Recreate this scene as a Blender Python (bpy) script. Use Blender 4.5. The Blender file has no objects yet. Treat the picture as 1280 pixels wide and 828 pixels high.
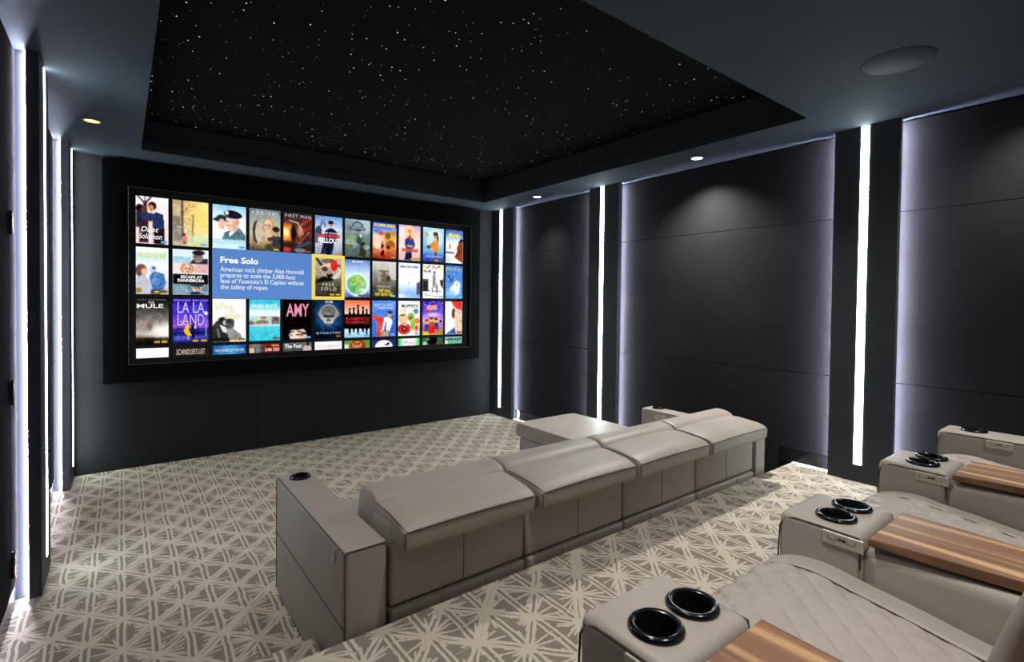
import bpy, bmesh, math, random
import numpy as np
from mathutils import Vector, Matrix

# ---------------------------------------------------------------- camera
SC = bpy.context.scene
COL = SC.collection
EYE = (0.0, 0.0, 1.5)
FPX, CY, YAW, ROLL, PITCH = 634.28, 389.87, -0.655, 0.0117, -0.0197
c, s = math.cos(YAW), math.sin(YAW)
right0, fwd0, up0 = Vector((c, s, 0)), Vector((-s, c, 0)), Vector((0, 0, 1))
fwd = fwd0 * math.cos(PITCH) + up0 * math.sin(PITCH)
upv = up0 * math.cos(PITCH) - fwd0 * math.sin(PITCH)
rgt = right0 * math.cos(ROLL) + upv * math.sin(ROLL)
upv = upv * math.cos(ROLL) - right0 * math.sin(ROLL)
cam_data = bpy.data.cameras.new('camera')
cam = bpy.data.objects.new('camera', cam_data)
COL.objects.link(cam)
cam.matrix_world = Matrix(((rgt.x, upv.x, -fwd.x, EYE[0]), (rgt.y, upv.y, -fwd.y, EYE[1]),
                           (rgt.z, upv.z, -fwd.z, EYE[2]), (0, 0, 0, 1)))
cam_data.sensor_fit = 'HORIZONTAL'
cam_data.sensor_width = 36.0
cam_data.lens = FPX / 1280 * 36.0
cam_data.shift_y = (CY - 414) / 1280
cam_data.clip_start = 0.02
SC.camera = cam

# ---------------------------------------------------------------- world, exposure, lamp levels
world = bpy.data.worlds.new('world')
SC.world = world
world.use_nodes = True
world.node_tree.nodes['Background'].inputs[0].default_value = (0.01, 0.01, 0.012, 1)
SC.view_settings.view_transform = 'Standard'
SC.view_settings.look = 'None'
SC.view_settings.exposure = 0.0
SC.view_settings.gamma = 1.0
SC.view_settings.use_curve_mapping = False
SC.cycles.use_denoising = True
SC.cycles.max_bounces = 8
SC.cycles.diffuse_bounces = 5
SC.cycles.glossy_bounces = 4
SC.cycles.sample_clamp_indirect = 4.0
SPOT_W = 95.0          # downlights
STRIP_E = 28.0          # pilaster light strips
EDGE_E = 1450.0          # hidden strips behind the pilaster edges
SCREEN_E = 1.0

random.seed(7)
RNG = np.random.default_rng(11)

# ---------------------------------------------------------------- room numbers (metres)
XL, XR = -0.322, 3.914        # pilaster faces
PL, PR = -0.41, 4.0           # panel faces
YF, YB = 5.5415, -3.2         # front and back wall
ZC = 2.696                    # soffit
ZR = 0.315                    # riser
YR = 1.733                    # riser front edge


# ---------------------------------------------------------------- materials
class NT:
    def __init__(self, name):
        self.m = bpy.data.materials.new(name)
        self.m.use_nodes = True
        self.t = self.m.node_tree
        self.b = self.t.nodes['Principled BSDF']

    def new(self, kind, **kw):
        n = self.t.nodes.new(kind)
        for k, v in kw.items():
            setattr(n, k, v)
        return n

    def link(self, a, b):
        self.t.links.new(a, b)

    def put(self, sock, v):
        if isinstance(v, (int, float)):
            sock.default_value = v
        elif isinstance(v, tuple):
            sock.default_value = v
        else:
            self.link(v, sock)

    def math(self, op, a, b=None, cc=None):
        n = self.new('ShaderNodeMath', operation=op)
        self.put(n.inputs[0], a)
        if b is not None:
            self.put(n.inputs[1], b)
        if cc is not None:
            self.put(n.inputs[2], cc)
        return n.outputs[0]

    def coords(self, kind='Object'):
        return self.new('ShaderNodeTexCoord').outputs[kind]

    def mapping(self, vec, scale=(1, 1, 1), loc=(0, 0, 0)):
        n = self.new('ShaderNodeMapping')
        self.link(vec, n.inputs[0])
        n.inputs['Scale'].default_value = scale
        n.inputs['Location'].default_value = loc
        return n.outputs[0]

    def noise(self, vec, scale, detail=3.0, rough=0.5):
        n = self.new('ShaderNodeTexNoise')
        self.link(vec, n.inputs['Vector'])
        n.inputs['Scale'].default_value = scale
        n.inputs['Detail'].default_value = detail
        n.inputs['Roughness'].default_value = rough
        return n.outputs['Fac'], n.outputs['Color']

    def ramp(self, fac, stops):
        n = self.new('ShaderNodeValToRGB')
        el = n.color_ramp.elements
        while len(el) < len(stops):
            el.new(0.5)
        for e, (p, col) in zip(el, stops):
            e.position = p
            e.color = col
        self.link(fac, n.inputs[0])
        return n.outputs[0]

    def mix(self, fac, a, b):
        n = self.new('ShaderNodeMix', data_type='RGBA')
        self.put(n.inputs[0], fac)
        self.put(n.inputs[6], a)
        self.put(n.inputs[7], b)
        return n.outputs[2]

    def bump(self, h, strength, dist):
        n = self.new('ShaderNodeBump')
        n.inputs['Strength'].default_value = strength
        n.inputs['Distance'].default_value = dist
        self.link(h, n.inputs['Height'])
        self.link(n.outputs[0], self.b.inputs['Normal'])


def lin(r, g, b):
    f = lambda v: (v / 255 / 12.92) if v / 255 <= 0.04045 else ((v / 255 + 0.055) / 1.055) ** 2.4
    return (f(r), f(g), f(b), 1.0)


def plain(name, col, rough=0.5, metal=0.0, noise_scale=None, var=0.15, bump=0.0, bdist=0.001, spec=0.5):
    n = NT(name)
    n.b.inputs['Roughness'].default_value = rough
    n.b.inputs['Metallic'].default_value = metal
    n.b.inputs['Specular IOR Level'].default_value = spec
    n.b.inputs['Base Color'].default_value = col
    if noise_scale:
        f, _ = n.noise(n.coords(), noise_scale, 4)
        lo = tuple(v * (1 - var) for v in col[:3]) + (1,)
        hi = tuple(min(1, v * (1 + var)) for v in col[:3]) + (1,)
        n.link(n.ramp(f, [(0.3, lo), (0.7, hi)]), n.b.inputs['Base Color'])
        if bump:
            n.bump(f, bump, bdist)
    return n.m


def emit(name, col, strength):
    n = NT(name)
    n.t.nodes.remove(n.b)
    e = n.new('ShaderNodeEmission')
    e.inputs[0].default_value = col
    e.inputs[1].default_value = strength
    n.link(e.outputs[0], n.t.nodes['Material Output'].inputs[0])
    return n.m


def emit_attr(name, strength):
    n = NT(name)
    n.t.nodes.remove(n.b)
    a = n.new('ShaderNodeAttribute', attribute_name='Col')
    e = n.new('ShaderNodeEmission')
    n.link(a.outputs['Color'], e.inputs[0])
    e.inputs[1].default_value = strength
    n.link(e.outputs[0], n.t.nodes['Material Output'].inputs[0])
    return n.m


def carpet_material():
    n = NT('patterned_carpet')
    co = n.coords()
    # wobble the coordinates so the woven strokes are ragged
    _, w1 = n.noise(co, 7.0, 1)
    _, w2 = n.noise(co, 75.0, 2)
    def off(vcol, amp):
        v = n.new('ShaderNodeVectorMath', operation='SUBTRACT')
        n.link(vcol, v.inputs[0]); v.inputs[1].default_value = (0.5, 0.5, 0.5)
        m = n.new('ShaderNodeVectorMath', operation='SCALE')
        n.link(v.outputs[0], m.inputs[0]); m.inputs['Scale'].default_value = amp
        return m.outputs[0]
    a1 = n.new('ShaderNodeVectorMath', operation='ADD')
    n.link(co, a1.inputs[0]); n.link(off(w1, 0.02), a1.inputs[1])
    a2 = n.new('ShaderNodeVectorMath', operation='ADD')
    n.link(a1.outputs[0], a2.inputs[0]); n.link(off(w2, 0.009), a2.inputs[1])
    sx = n.new('ShaderNodeSeparateXYZ'); n.link(a2.outputs[0], sx.inputs[0])
    X, Y = sx.outputs[0], sx.outputs[1]
    A, B = 0.2415, 0.257
    rays = [(5, 0.080, 0.0046), (22, 0.090, 0.0048), (66, 0.080, 0.0044), (33, 0.100, 0.0042)]
    best = None
    for ox, oy in ((0, 0), (0.5, 0.5)):
        def cell(v, period, o):
            t = n.math('MULTIPLY_ADD', v, 1 / period, 0.5 + o)
            fl = n.math('FLOOR', t)
            t = n.math('SUBTRACT', n.math('SUBTRACT', t, fl), 0.5)
            return n.math('MULTIPLY', t, period), fl
        dx, ix = cell(X, A, ox)
        dy, iy = cell(Y, B, oy)
        px, py = n.math('ABSOLUTE', dx), n.math('ABSOLUTE', dy)
        quad = n.math('ADD', n.math('SIGN', dx), n.math('MULTIPLY', n.math('SIGN', dy), 2.0))
        cv = n.new('ShaderNodeCombineXYZ')
        n.put(cv.inputs[0], n.math('ADD', ix, ox)); n.put(cv.inputs[1], iy); n.put(cv.inputs[2], quad)
        wn = n.new('ShaderNodeTexWhiteNoise', noise_dimensions='3D')
        n.link(cv.outputs[0], wn.inputs['Vector'])
        sc_ = n.new('ShaderNodeSeparateColor'); n.link(wn.outputs['Color'], sc_.inputs[0])
        rnd = [sc_.outputs[k] for k in range(3)]
        # twin strokes that run along the columns
        col = n.math('ABSOLUTE', n.math('SUBTRACT', px, 0.0118))
        v = n.math('SUBTRACT', 0.0056, col)
        best = v if best is None else n.math('MAXIMUM', best, v)
        r = n.math('SQRT', n.math('ADD', n.math('MULTIPLY', dx, dx), n.math('MULTIPLY', dy, dy)))
        best = n.math('MAXIMUM', best, n.math('SUBTRACT', 0.016, r))
        # twin diagonals to the next bursts, and short odd strokes between
        def ray(ang):
            ca, sa = math.cos(math.radians(ang)), math.sin(math.radians(ang))
            t = n.math('ADD', n.math('MULTIPLY', px, ca), n.math('MULTIPLY', py, sa))
            q = n.math('SUBTRACT', n.math('MULTIPLY', px, sa), n.math('MULTIPLY', py, ca))
            return t, q
        t, q = ray(46.8)
        q = n.math('MULTIPLY_ADD', n.math('SUBTRACT', rnd[0], 0.5), 0.012, q)
        v = n.math('SUBTRACT', 0.0052, n.math('ABSOLUTE', n.math('SUBTRACT', n.math('ABSOLUTE', q), 0.0105)))
        best = n.math('MAXIMUM', best, n.math('MINIMUM', v, n.math('SUBTRACT', 0.19, t)))
        for k, (ang, L, w) in enumerate(rays):
            t, q = ray(ang)
            j = n.math('MULTIPLY', n.math('SUBTRACT', rnd[k % 3], 0.5), 0.42 if k < 3 else -0.3)
            q = n.math('ABSOLUTE', n.math('MULTIPLY_ADD', j, t, q))
            ln = n.math('MULTIPLY_ADD', rnd[(k + 1) % 3], L * 0.9, L * 0.55)
            best = n.math('MAXIMUM', best, n.math('MINIMUM', n.math('SUBTRACT', w, q), n.math('SUBTRACT', ln, t)))
    mr = n.new('ShaderNodeMapRange')
    n.link(best, mr.inputs[0])
    mr.inputs[1].default_value = -0.0012
    mr.inputs[2].default_value = 0.0012
    mask = mr.outputs[0]
    pile, _ = n.noise(co, 420.0, 2)
    soil, _ = n.noise(co, 1.3, 3)
    light = n.mix(pile, lin(168, 158, 144), lin(209, 199, 183))
    dark = n.mix(pile, lin(110, 103, 94), lin(145, 137, 126))
    base = n.mix(mask, dark, light)
    n.link(base, n.b.inputs['Base Color'])
    n.b.inputs['Roughness'].default_value = 0.95
    n.b.inputs['Specular IOR Level'].default_value = 0.1
    h = n.math('MULTIPLY_ADD', mask, 1.0, n.math('MULTIPLY', pile, 0.6))
    n.bump(h, 0.5, 0.004)
    return n.m


def leather_material(name, col, rough=0.48):
    n = NT(name)
    co = n.coords()
    v = n.new('ShaderNodeTexVoronoi', feature='DISTANCE_TO_EDGE')
    n.link(co, v.inputs['Vector']); v.inputs['Scale'].default_value = 420
    f, _ = n.noise(co, 5.0, 3)
    lo = tuple(x * 0.92 for x in col[:3]) + (1,)
    hi = tuple(x * 1.06 for x in col[:3]) + (1,)
    n.link(n.ramp(f, [(0.3, lo), (0.7, hi)]), n.b.inputs['Base Color'])
    n.b.inputs['Roughness'].default_value = rough
    f2, _ = n.noise(co, 9.0, 2)
    h = n.math('ADD', n.math('MULTIPLY', v.outputs[0], 0.25), n.math('MULTIPLY', f2, 3.0))
    n.bump(h, 0.22, 0.004)
    return n.m


def wood_material():
    n = NT('walnut_veneer')
    co = n.coords()
    s1, _ = n.noise(n.mapping(co, (26, 0.9, 8)), 1.0, 2, 0.45)
    s2, _ = n.noise(n.mapping(co, (170, 3.0, 40)), 1.0, 4, 0.6)
    f = n.math('ADD', n.math('MULTIPLY', s1, 0.78), n.math('MULTIPLY', s2, 0.22))
    col = n.ramp(f, [(0.30, lin(82, 58, 43)), (0.42, lin(114, 82, 61)), (0.50, lin(134, 97, 70)),
                     (0.55, lin(174, 136, 96)), (0.64, lin(200, 164, 120)), (0.74, lin(126, 92, 67))])
    n.link(col, n.b.inputs['Base Color'])
    n.b.inputs['Roughness'].default_value = 0.5
    n.b.inputs['Specular IOR Level'].default_value = 0.3
    n.bump(s2, 0.12, 0.001)
    return n.m


def fabric_material(name, col):
    n = NT(name)
    co = n.coords()
    w, _ = n.noise(n.mapping(co, (500, 500, 900)), 1.0, 2)
    f, _ = n.noise(co, 2.2, 4)
    lo = tuple(x * 0.82 for x in col[:3]) + (1,)
    hi = tuple(x * 1.18 for x in col[:3]) + (1,)
    n.link(n.ramp(n.math('MULTIPLY_ADD', w, 0.5, n.math('MULTIPLY', f, 0.5)), [(0.35, lo), (0.65, hi)]), n.b.inputs['Base Color'])
    n.b.inputs['Roughness'].default_value = 1.0
    n.b.inputs['Specular IOR Level'].default_value = 0.0
    n.bump(w, 0.06, 0.0006)
    return n.m


M = {}
M['carpet'] = carpet_material()
M['leather'] = leather_material('taupe_leather', lin(152, 144, 136))
M['seam'] = plain('dark_seam', lin(62, 56, 52), 0.7, noise_scale=60)
M['wood'] = wood_material()
M['panel'] = fabric_material('charcoal_fabric', lin(37, 37, 39))
M['velvet'] = plain('black_velvet', lin(9, 10, 11), 0.95, noise_scale=90, bump=0.2, spec=0.1)
M['paint'] = plain('dark_slate_paint', lin(52, 56, 62), 0.55, noise_scale=3.0, var=0.06, spec=0.3)
M['ceiling'] = plain('dark_slate_ceiling_paint', lin(62, 71, 80), 0.8, noise_scale=2.0, var=0.05, spec=0.12)
M['coffer'] = plain('midnight_coffer_paint', lin(31, 35, 41), 0.6, noise_scale=2.0, var=0.06, spec=0.25)
M['starcloth'] = plain('black_star_cloth', lin(11, 11, 12), 0.95, noise_scale=40, spec=0.1)
M['front'] = fabric_material('front_wall_fabric', lin(43, 44, 46))
M['base'] = plain('gloss_black_base', lin(22, 22, 24), 0.12, noise_scale=4, var=0.1)
M['black'] = plain('matte_black', lin(10, 10, 11), 0.8, noise_scale=30)
M['gloss'] = plain('gloss_black_plastic', lin(16, 17, 22), 0.16, noise_scale=20, var=0.1)
M['hole'] = plain('cup_well_black', lin(8, 7, 6), 0.5, noise_scale=20)
M['steel'] = plain('brushed_nickel', lin(190, 187, 172), 0.45, 0.55, noise_scale=80, var=0.06)
M['mark'] = plain('engraved_black', lin(26, 26, 24), 0.5, noise_scale=50)
M['hinge'] = plain('dark_bronze', lin(70, 62, 58), 0.35, 0.9, noise_scale=40)
M['lipline'] = plain('screen_frame_lip', lin(60, 60, 58), 0.5, noise_scale=20)
M['tag'] = plain('clear_tag', lin(190, 196, 200), 0.3, noise_scale=20)
M['strip'] = emit('cool_white_strip', (0.84, 0.98, 1.0, 1), STRIP_E)
M['edge'] = emit('violet_white_strip', (0.82, 0.83, 1.0, 1), EDGE_E)
M['edgelow'] = emit('violet_white_strip_back', (0.78, 0.78, 1.0, 1), EDGE_E * 0.1)
M['lens'] = emit('downlight_lens', (1.0, 0.95, 0.88, 1), 6.0)
M['lenswarm'] = emit('warm_downlight_lens', (1.0, 0.66, 0.30, 1), 1.8)
M['trimring'] = plain('downlight_trim', lin(70, 66, 62), 0.5, noise_scale=30)
M['grille'] = plain('speaker_grille', lin(58, 66, 74), 0.8, noise_scale=900, var=0.2)
M['star'] = emit_attr('fibre_star', 1.0)
M['pix'] = emit_attr('projected_picture', SCREEN_E)


# ---------------------------------------------------------------- object helpers
def wloc(o):
    v = Vector((0, 0, 0))
    while o is not None:
        v += o.location
        o = o.parent
    return v


def link(name, mesh, parent=None, loc=(0, 0, 0)):
    o = bpy.data.objects.new(name, mesh)
    COL.objects.link(o)
    o.location = loc
    if parent is not None:
        o.parent = parent
    return o


def obj(name, bm, mats, parent=None, origin=None, smooth=False, kind=None):
    """world-coordinate bmesh -> one mesh object, shifted into its parent's frame"""
    if not isinstance(mats, (list, tuple)):
        mats = [mats]
    base = wloc(parent) if parent is not None else Vector((0, 0, 0))
    if origin is not None:
        org = Vector(origin)
    else:
        org = base
    bmesh.ops.translate(bm, verts=bm.verts, vec=-org)
    bmesh.ops.recalc_face_normals(bm, faces=bm.faces)
    if smooth:
        for f in bm.faces:
            f.smooth = True
    me = bpy.data.meshes.new(name)
    bm.to_mesh(me)
    bm.free()
    for m in mats:
        me.materials.append(M[m] if isinstance(m, str) else m)
    if smooth:
        me.set_sharp_from_angle(angle=math.radians(42))
    o = link(name, me, parent, org - base)
    if kind:
        o['kind'] = kind
    return o


def empty(name, loc, label=None, cat=None, group=None, kind=None):
    o = bpy.data.objects.new(name, None)
    COL.objects.link(o)
    o.location = loc
    o.empty_display_size = 0.1
    tag(o, label, cat, group, kind)
    return o


def tag(o, label=None, cat=None, group=None, kind=None):
    if label: o['label'] = label
    if cat: o['category'] = cat
    if group: o['group'] = group
    if kind: o['kind'] = kind
    return o


def box(bm, x0, x1, y0, y1, z0, z1, mi=0):
    vs = [bm.verts.new(p) for p in ((x0, y0, z0), (x1, y0, z0), (x1, y1, z0), (x0, y1, z0),
                                    (x0, y0, z1), (x1, y0, z1), (x1, y1, z1), (x0, y1, z1))]
    fs = []
    for idx in ((0, 3, 2, 1), (4, 5, 6, 7), (0, 1, 5, 4), (1, 2, 6, 5), (2, 3, 7, 6), (3, 0, 4, 7)):
        f = bm.faces.new([vs[i] for i in idx])
        f.material_index = mi
        fs.append(f)
    return vs, fs


def rbox(x0, x1, y0, y1, z0, z1, r=0.02, seg=3, bm=None):
    tmp = bmesh.new()
    box(tmp, x0, x1, y0, y1, z0, z1)
    bmesh.ops.bevel(tmp, geom=list(tmp.edges), offset=r, segments=seg, profile=0.5, affect='EDGES')
    if bm is None:
        return tmp
    me = bpy.data.meshes.new('tmp')
    tmp.to_mesh(me)
    tmp.free()
    bm.from_mesh(me)
    bpy.data.meshes.remove(me)
    return bm


def prism(bm, poly, axis, a, b, mi=0):
    """extrude a 2-D polygon along an axis; poly in the two other axes in order"""
    def P(u, v, w):
        return {'x': (w, u, v), 'y': (u, w, v), 'z': (u, v, w)}[axis]
    lo = [bm.verts.new(P(u, v, a)) for u, v in poly]
    hi = [bm.verts.new(P(u, v, b)) for u, v in poly]
    n = len(poly)
    fs = [bm.faces.new(lo[::-1]), bm.faces.new(hi)]
    for i in range(n):
        fs.append(bm.faces.new([lo[i], lo[(i + 1) % n], hi[(i + 1) % n], hi[i]]))
    for f in fs:
        f.material_index = mi
    return fs


def tube(bm, pts, r, mi=0, n=6, closed=False):
    pts = [Vector(p) for p in pts]
    rings = []
    N = len(pts)
    for i, p in enumerate(pts):
        a = pts[(i - 1) % N] if (closed or i > 0) else pts[i]
        b = pts[(i + 1) % N] if (closed or i < N - 1) else pts[i]
        d = (b - a).normalized()
        ref = Vector((0, 0, 1)) if abs(d.z) < 0.9 else Vector((1, 0, 0))
        u = d.cross(ref).normalized()
        v = d.cross(u)
        rings.append([bm.verts.new(p + u * r * math.cos(2 * math.pi * k / n) + v * r * math.sin(2 * math.pi * k / n)) for k in range(n)])
    m = N if closed else N - 1
    for i in range(m):
        A, B = rings[i], rings[(i + 1) % N]
        for k in range(n):
            f = bm.faces.new([A[k], A[(k + 1) % n], B[(k + 1) % n], B[k]])
            f.material_index = mi
            f.smooth = True


def lathe(bm, prof, cx, cy, n=32, mi=0, mis=None):
    """prof: list of (radius, z); revolve about a vertical axis"""
    rings = []
    for r, z in prof:
        if r < 1e-6:
            rings.append([bm.verts.new((cx, cy, z))])
        else:
            rings.append([bm.verts.new((cx + r * math.cos(2 * math.pi * k / n), cy + r * math.sin(2 * math.pi * k / n), z)) for k in range(n)])
    for i in range(len(rings) - 1):
        A, B = rings[i], rings[i + 1]
        for k in range(n):
            k2 = (k + 1) % n
            vs = [A[k % len(A)], A[k2 % len(A)], B[k2 % len(B)], B[k % len(B)]]
            uniq = []
            for v in vs:
                if v not in uniq:
                    uniq.append(v)
            if len(uniq) >= 3:
                f = bm.faces.new(uniq)
                f.material_index = mis[i] if mis else mi
                f.smooth = True


def grid_surface(bm, fn, nu, nv, mi=0):
    V = [[bm.verts.new(fn(i / nu, j / nv)) for j in range(nv + 1)] for i in range(nu + 1)]
    for i in range(nu):
        for j in range(nv):
            f = bm.faces.new([V[i][j], V[i + 1][j], V[i + 1][j + 1], V[i][j + 1]])
            f.material_index = mi
            f.smooth = True
    return V


# ================================================================ SETTING
# --- floors -------------------------------------------------------
bm = bmesh.new(); box(bm, PL - 0.1, PR + 0.1, YR - 0.05, YF + 0.1, -0.1, 0.0)
o = obj('floor', bm, 'carpet', origin=(0.113, 3.33, 0), kind='structure')
o['label'] = 'taupe and cream starburst patterned carpet of the lower floor'
bm = bmesh.new()
pr = [(YB - 0.1, -0.1), (YR, -0.1), (YR, ZR - 0.02), (YR - 0.003, ZR - 0.008), (YR - 0.012, ZR), (YB - 0.1, ZR)]
prism(bm, pr, 'x', PL - 0.1, PR + 0.1)
o = obj('floor_riser', bm, 'carpet', origin=(2.187, 1.44, 0), kind='structure')
o['label'] = 'raised carpeted platform that carries the rear row of seats'
bm = bmesh.new()
rbox(PL, 0.602, YR - 0.05, 2.055, -0.05, 0.158, 0.016, 3, bm)
o = obj('floor_step', bm, 'carpet', origin=(2.277, 1.53, 0), kind='structure')
o['label'] = 'carpeted half step at the end of the front sofa'

# --- ceiling: soffit ring with a coffer ---------------------------
CX0, CX1, CN, CF = 0.12, 3.481, 1.448, 5.112
ZLIP, ZST = 2.782, 2.945
bm = bmesh.new()
box(bm, PL - 0.1, CX0, YB - 0.1, YF + 0.1, ZC, ZLIP)
box(bm, CX1, PR + 0.1, YB - 0.1, YF + 0.1, ZC, ZLIP)
box(bm, CX0, CX1, YB - 0.1, CN, ZC, ZLIP)
box(bm, CX0, CX1, CF, YF + 0.1, ZC, ZLIP)
ceil = obj('ceiling', bm, 'ceiling', kind='structure')
ceil['label'] = 'dark slate ceiling soffit around the star-lit coffer'
g = 0.018
bm = bmesh.new()
for (a, b) in (((CX0 - g - .03, CX0 - g), None), ((CX1 + g, CX1 + g + .03), None)):
    box(bm, a[0], a[1], CN - g, CF + g, ZLIP, ZST + .03)
box(bm, CX0 - g - .03, CX1 + g + .03, CN - g - .03, CN - g, ZLIP, ZST + .03)
box(bm, CX0 - g - .03, CX1 + g + .03, CF + g, CF + g + .03, ZLIP, ZST + .03)
obj('coffer_upstand', bm, 'coffer', ceil)
bm = bmesh.new()
th = 0.004
box(bm, CX0, CX0 + th, CN, CF, ZC, ZLIP); box(bm, CX1 - th, CX1, CN, CF, ZC, ZLIP)
box(bm, CX0, CX1, CN, CN + th, ZC, ZLIP); box(bm, CX0, CX1, CF - th, CF, ZC, ZLIP)
obj('coffer_lip', bm, 'coffer', ceil)
bm = bmesh.new(); box(bm, CX0 - g, CX1 + g, CN - g, CF + g, ZST, ZST + .03)
star_panel = obj('star_panel', bm, 'starcloth', ceil)
star_panel['label'] = 'black star cloth ceiling with pinpoint fibre lights'
# stars
me = bpy.data.meshes.new('star_lights')
vs, fs, cols = [], [], []
n_star = 850
pts = []
while len(pts) < n_star:
    x = random.uniform(CX0 + .03, CX1 - .03); y = random.uniform(CN + .03, CF - .03)
    if all((x - a) ** 2 + (y - b) ** 2 > 0.0025 for a, b in pts[-80:]):
        pts.append((x, y))
for x, y in pts:
    q = random.random()
    r = 0.0018 + 0.0022 * q * q
    b = 0.16 + 1.2 * q ** 2.0
    k0 = len(vs)
    for k in range(6):
        a = 2 * math.pi * k / 6
        vs.append((x + r * math.cos(a), y + r * math.sin(a), ZST - 0.002))
    vs.append((x, y, ZST - 0.004))
    for k in range(6):
        fs.append((k0 + k, k0 + 6, k0 + (k + 1) % 6))
    cols += [(b, b * 0.98, b * 0.96, 1)] * 7
me.from_pydata(vs, [], fs)
at = me.color_attributes.new('Col', 'FLOAT_COLOR', 'POINT')
at.data.foreach_set('color', np.array(cols, np.float32).ravel())
me.materials.append(M['star'])
so = link('star_lights', me, ceil)
so['kind'] = 'stuff'
# air slot and access panel in the right upstand
bm = bmesh.new(); box(bm, CX1 + g - .004, CX1 + g + .002, 2.915, 3.495, 2.802, 2.838)
obj('air_slot', bm, 'black', ceil)
bm = bmesh.new()
box(bm, CX1 + g - .003, CX1 + g + .002, 2.848, 2.858, ZLIP, ZST); box(bm, CX1 + g - .003, CX1 + g + .002, 3.56, 3.567, ZLIP, ZST)
obj('panel_joint', bm, 'black', ceil)

# --- outer walls ----------------------------------------------------
def wall(name, x0, x1, y0, y1, z0, z1, mat, label):
    bm = bmesh.new(); box(bm, x0, x1, y0, y1, z0, z1)
    o = obj(name, bm, mat, kind='structure')
    o['label'] = label
    return o
w_right = wall('wall_right', PR + .07, PR + .17, YB - .1, YF + .1, -.1, ZC, 'black', 'right side wall of charcoal fabric panels')
w_left = wall('wall_left', PL - .17, PL - .07, YB - .1, YF + .1, -.1, ZC, 'black', 'left side wall of charcoal fabric panels')
w_back = wall('wall_back', PL - .17, PR + .17, YB - .1, YB, -.1, ZC, 'panel', 'rear wall of the theatre')
w_front = wall('wall_front', PL - .17, PR + .17, YF + .02, YF + .12, -.1, ZC, 'black', 'front wall around the projection screen')
xs = [XL, 1.068, 2.49, XR]
for i in range(3):
    bm = rbox(xs[i] + .0015, xs[i + 1] - .0015, YF, YF + .03, 0.0, ZC, .002, 1)
    obj('panel', bm, 'front', w_front)

# --- pilasters, panels, strips ---------------------------------------
def xspan(side, a, b):
    """a, b measured outward from the pilaster face into the wall"""
    return (XR + a, XR + b) if side > 0 else (XL - b, XL - a)

PIL = {1: [(5.093, 5.5415, 5.346, 0.0), (3.377, 3.777, 3.593, 0.0), (1.078, 1.449, 1.267, ZR)],
       -1: [(5.16, 5.5415, 5.44, 0.0), (3.411, 3.80, 3.632, 0.0)]}
PLAB = {1: ['dark pilaster with a lit centre strip in the right front corner', 'dark pilaster with a lit centre strip behind the sofa chaise',
            'wide dark pilaster with a lit centre strip beside the rear seats'],
        -1: ['dark pilaster with a lit centre strip in the left front corner', 'dark pilaster with a lit centre strip just past the hinged door']}
tn = 0
for side in (1, -1):
    for i, (y0, y1, ys, zf) in enumerate(PIL[side]):
        tn += 1
        bm = bmesh.new()
        a, b = xspan(side, 0, .0495)
        rbox(a, b, y0, y1, zf, ZC - .002, .0015, 1, bm)
        a, b = xspan(side, .0495, .16)
        box(bm, a, b, y0 + .03, y1 - (.03 if i else 0), zf, ZC - .002)
        p = obj('trim_%d' % tn, bm, 'paint', kind='structure')
        p['label'] = PLAB[side][i]
        a, b = xspan(side, -.002, .004)
        bm = bmesh.new(); box(bm, a, b, ys - .0235, ys + .0235, zf + .117, ZC - .004)
        obj('light_strip', bm, 'strip', p)
        a, b = xspan(side, .0497, .0520)
        for yy0, yy1 in (((y0 + .012, y0 + .028), (y1 - .028, y1 - .012)) if i else ((y0 + .012, y0 + .028),)):
            bm = bmesh.new()
            _, fs = box(bm, a, b, yy0, yy1, zf + .004, ZC - .006)
            out = -1 if yy0 < (y0 + y1) / 2 else 1        # the diodes fire sideways along the panel
            for f in fs:
                if (f.calc_center_median().y - (yy0 + yy1) / 2) * out > .005:
                    f.material_index = 1
                if abs(f.normal.x) > .5 or abs(f.calc_center_median().x - (b if side > 0 else a)) < 1e-6:
                    f.material_index = 2 if abs(f.calc_center_median().x - (b if side > 0 else a)) < 1e-6 else f.material_index
            obj('edge_strip', bm, ['black', 'edge', 'edgelow'], p)

def fab_panel(side, y0, y1, z0, z1, parent, poly=None):
    px = PR if side > 0 else PL
    a, b = (px, px + .03) if side > 0 else (px - .03, px)
    e = 0.0016
    if poly is None:
        bm = rbox(a, b, y0 + e, y1 - e, z0 + e, z1 - e, .0025, 1)
    else:
        bm = bmesh.new(); prism(bm, poly, 'x', a, b)
        bmesh.ops.bevel(bm, geom=list(bm.edges), offset=.002, segments=1, affect='EDGES')
    return obj('panel', bm, 'panel', parent)

ZS1, ZS2, ZT = 0.998, 2.112, ZC - .008
for y0, y1 in ((3.75, 5.12),):
    fab_panel(1, y0, y1, .117, ZS1, w_right); fab_panel(1, y0, y1, ZS1, ZS2, w_right); fab_panel(1, y0, y1, ZS2, ZT, w_right)
y0, y1 = 1.42, 3.405
fab_panel(1, y0, y1, 0, 0, w_right, poly=[(y0, .42), (1.825, .42), (1.825, .003), (y1, .003), (y1, ZS1 - .0016), (y0, ZS1 - .0016)])
fab_panel(1, y0, y1, ZS1, ZS2, w_right); fab_panel(1, y0, y1, ZS2, ZT, w_right)
for y0, y1 in ((-1.05, 1.107), (-3.2, -1.05)):
    fab_panel(1, y0, y1, .425, ZS1, w_right); fab_panel(1, y0, y1, ZS1, ZS2, w_right); fab_panel(1, y0, y1, ZS2, ZT, w_right)
y0, y1 = 3.77, 5.19
fab_panel(-1, y0, y1, .117, ZS1, w_left); fab_panel(-1, y0, y1, ZS1, ZS2, w_left); fab_panel(-1, y0, y1, ZS2, ZT, w_left)
fab_panel(-1, 3.235, 3.44, .117, 2.1, w_left)
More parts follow.
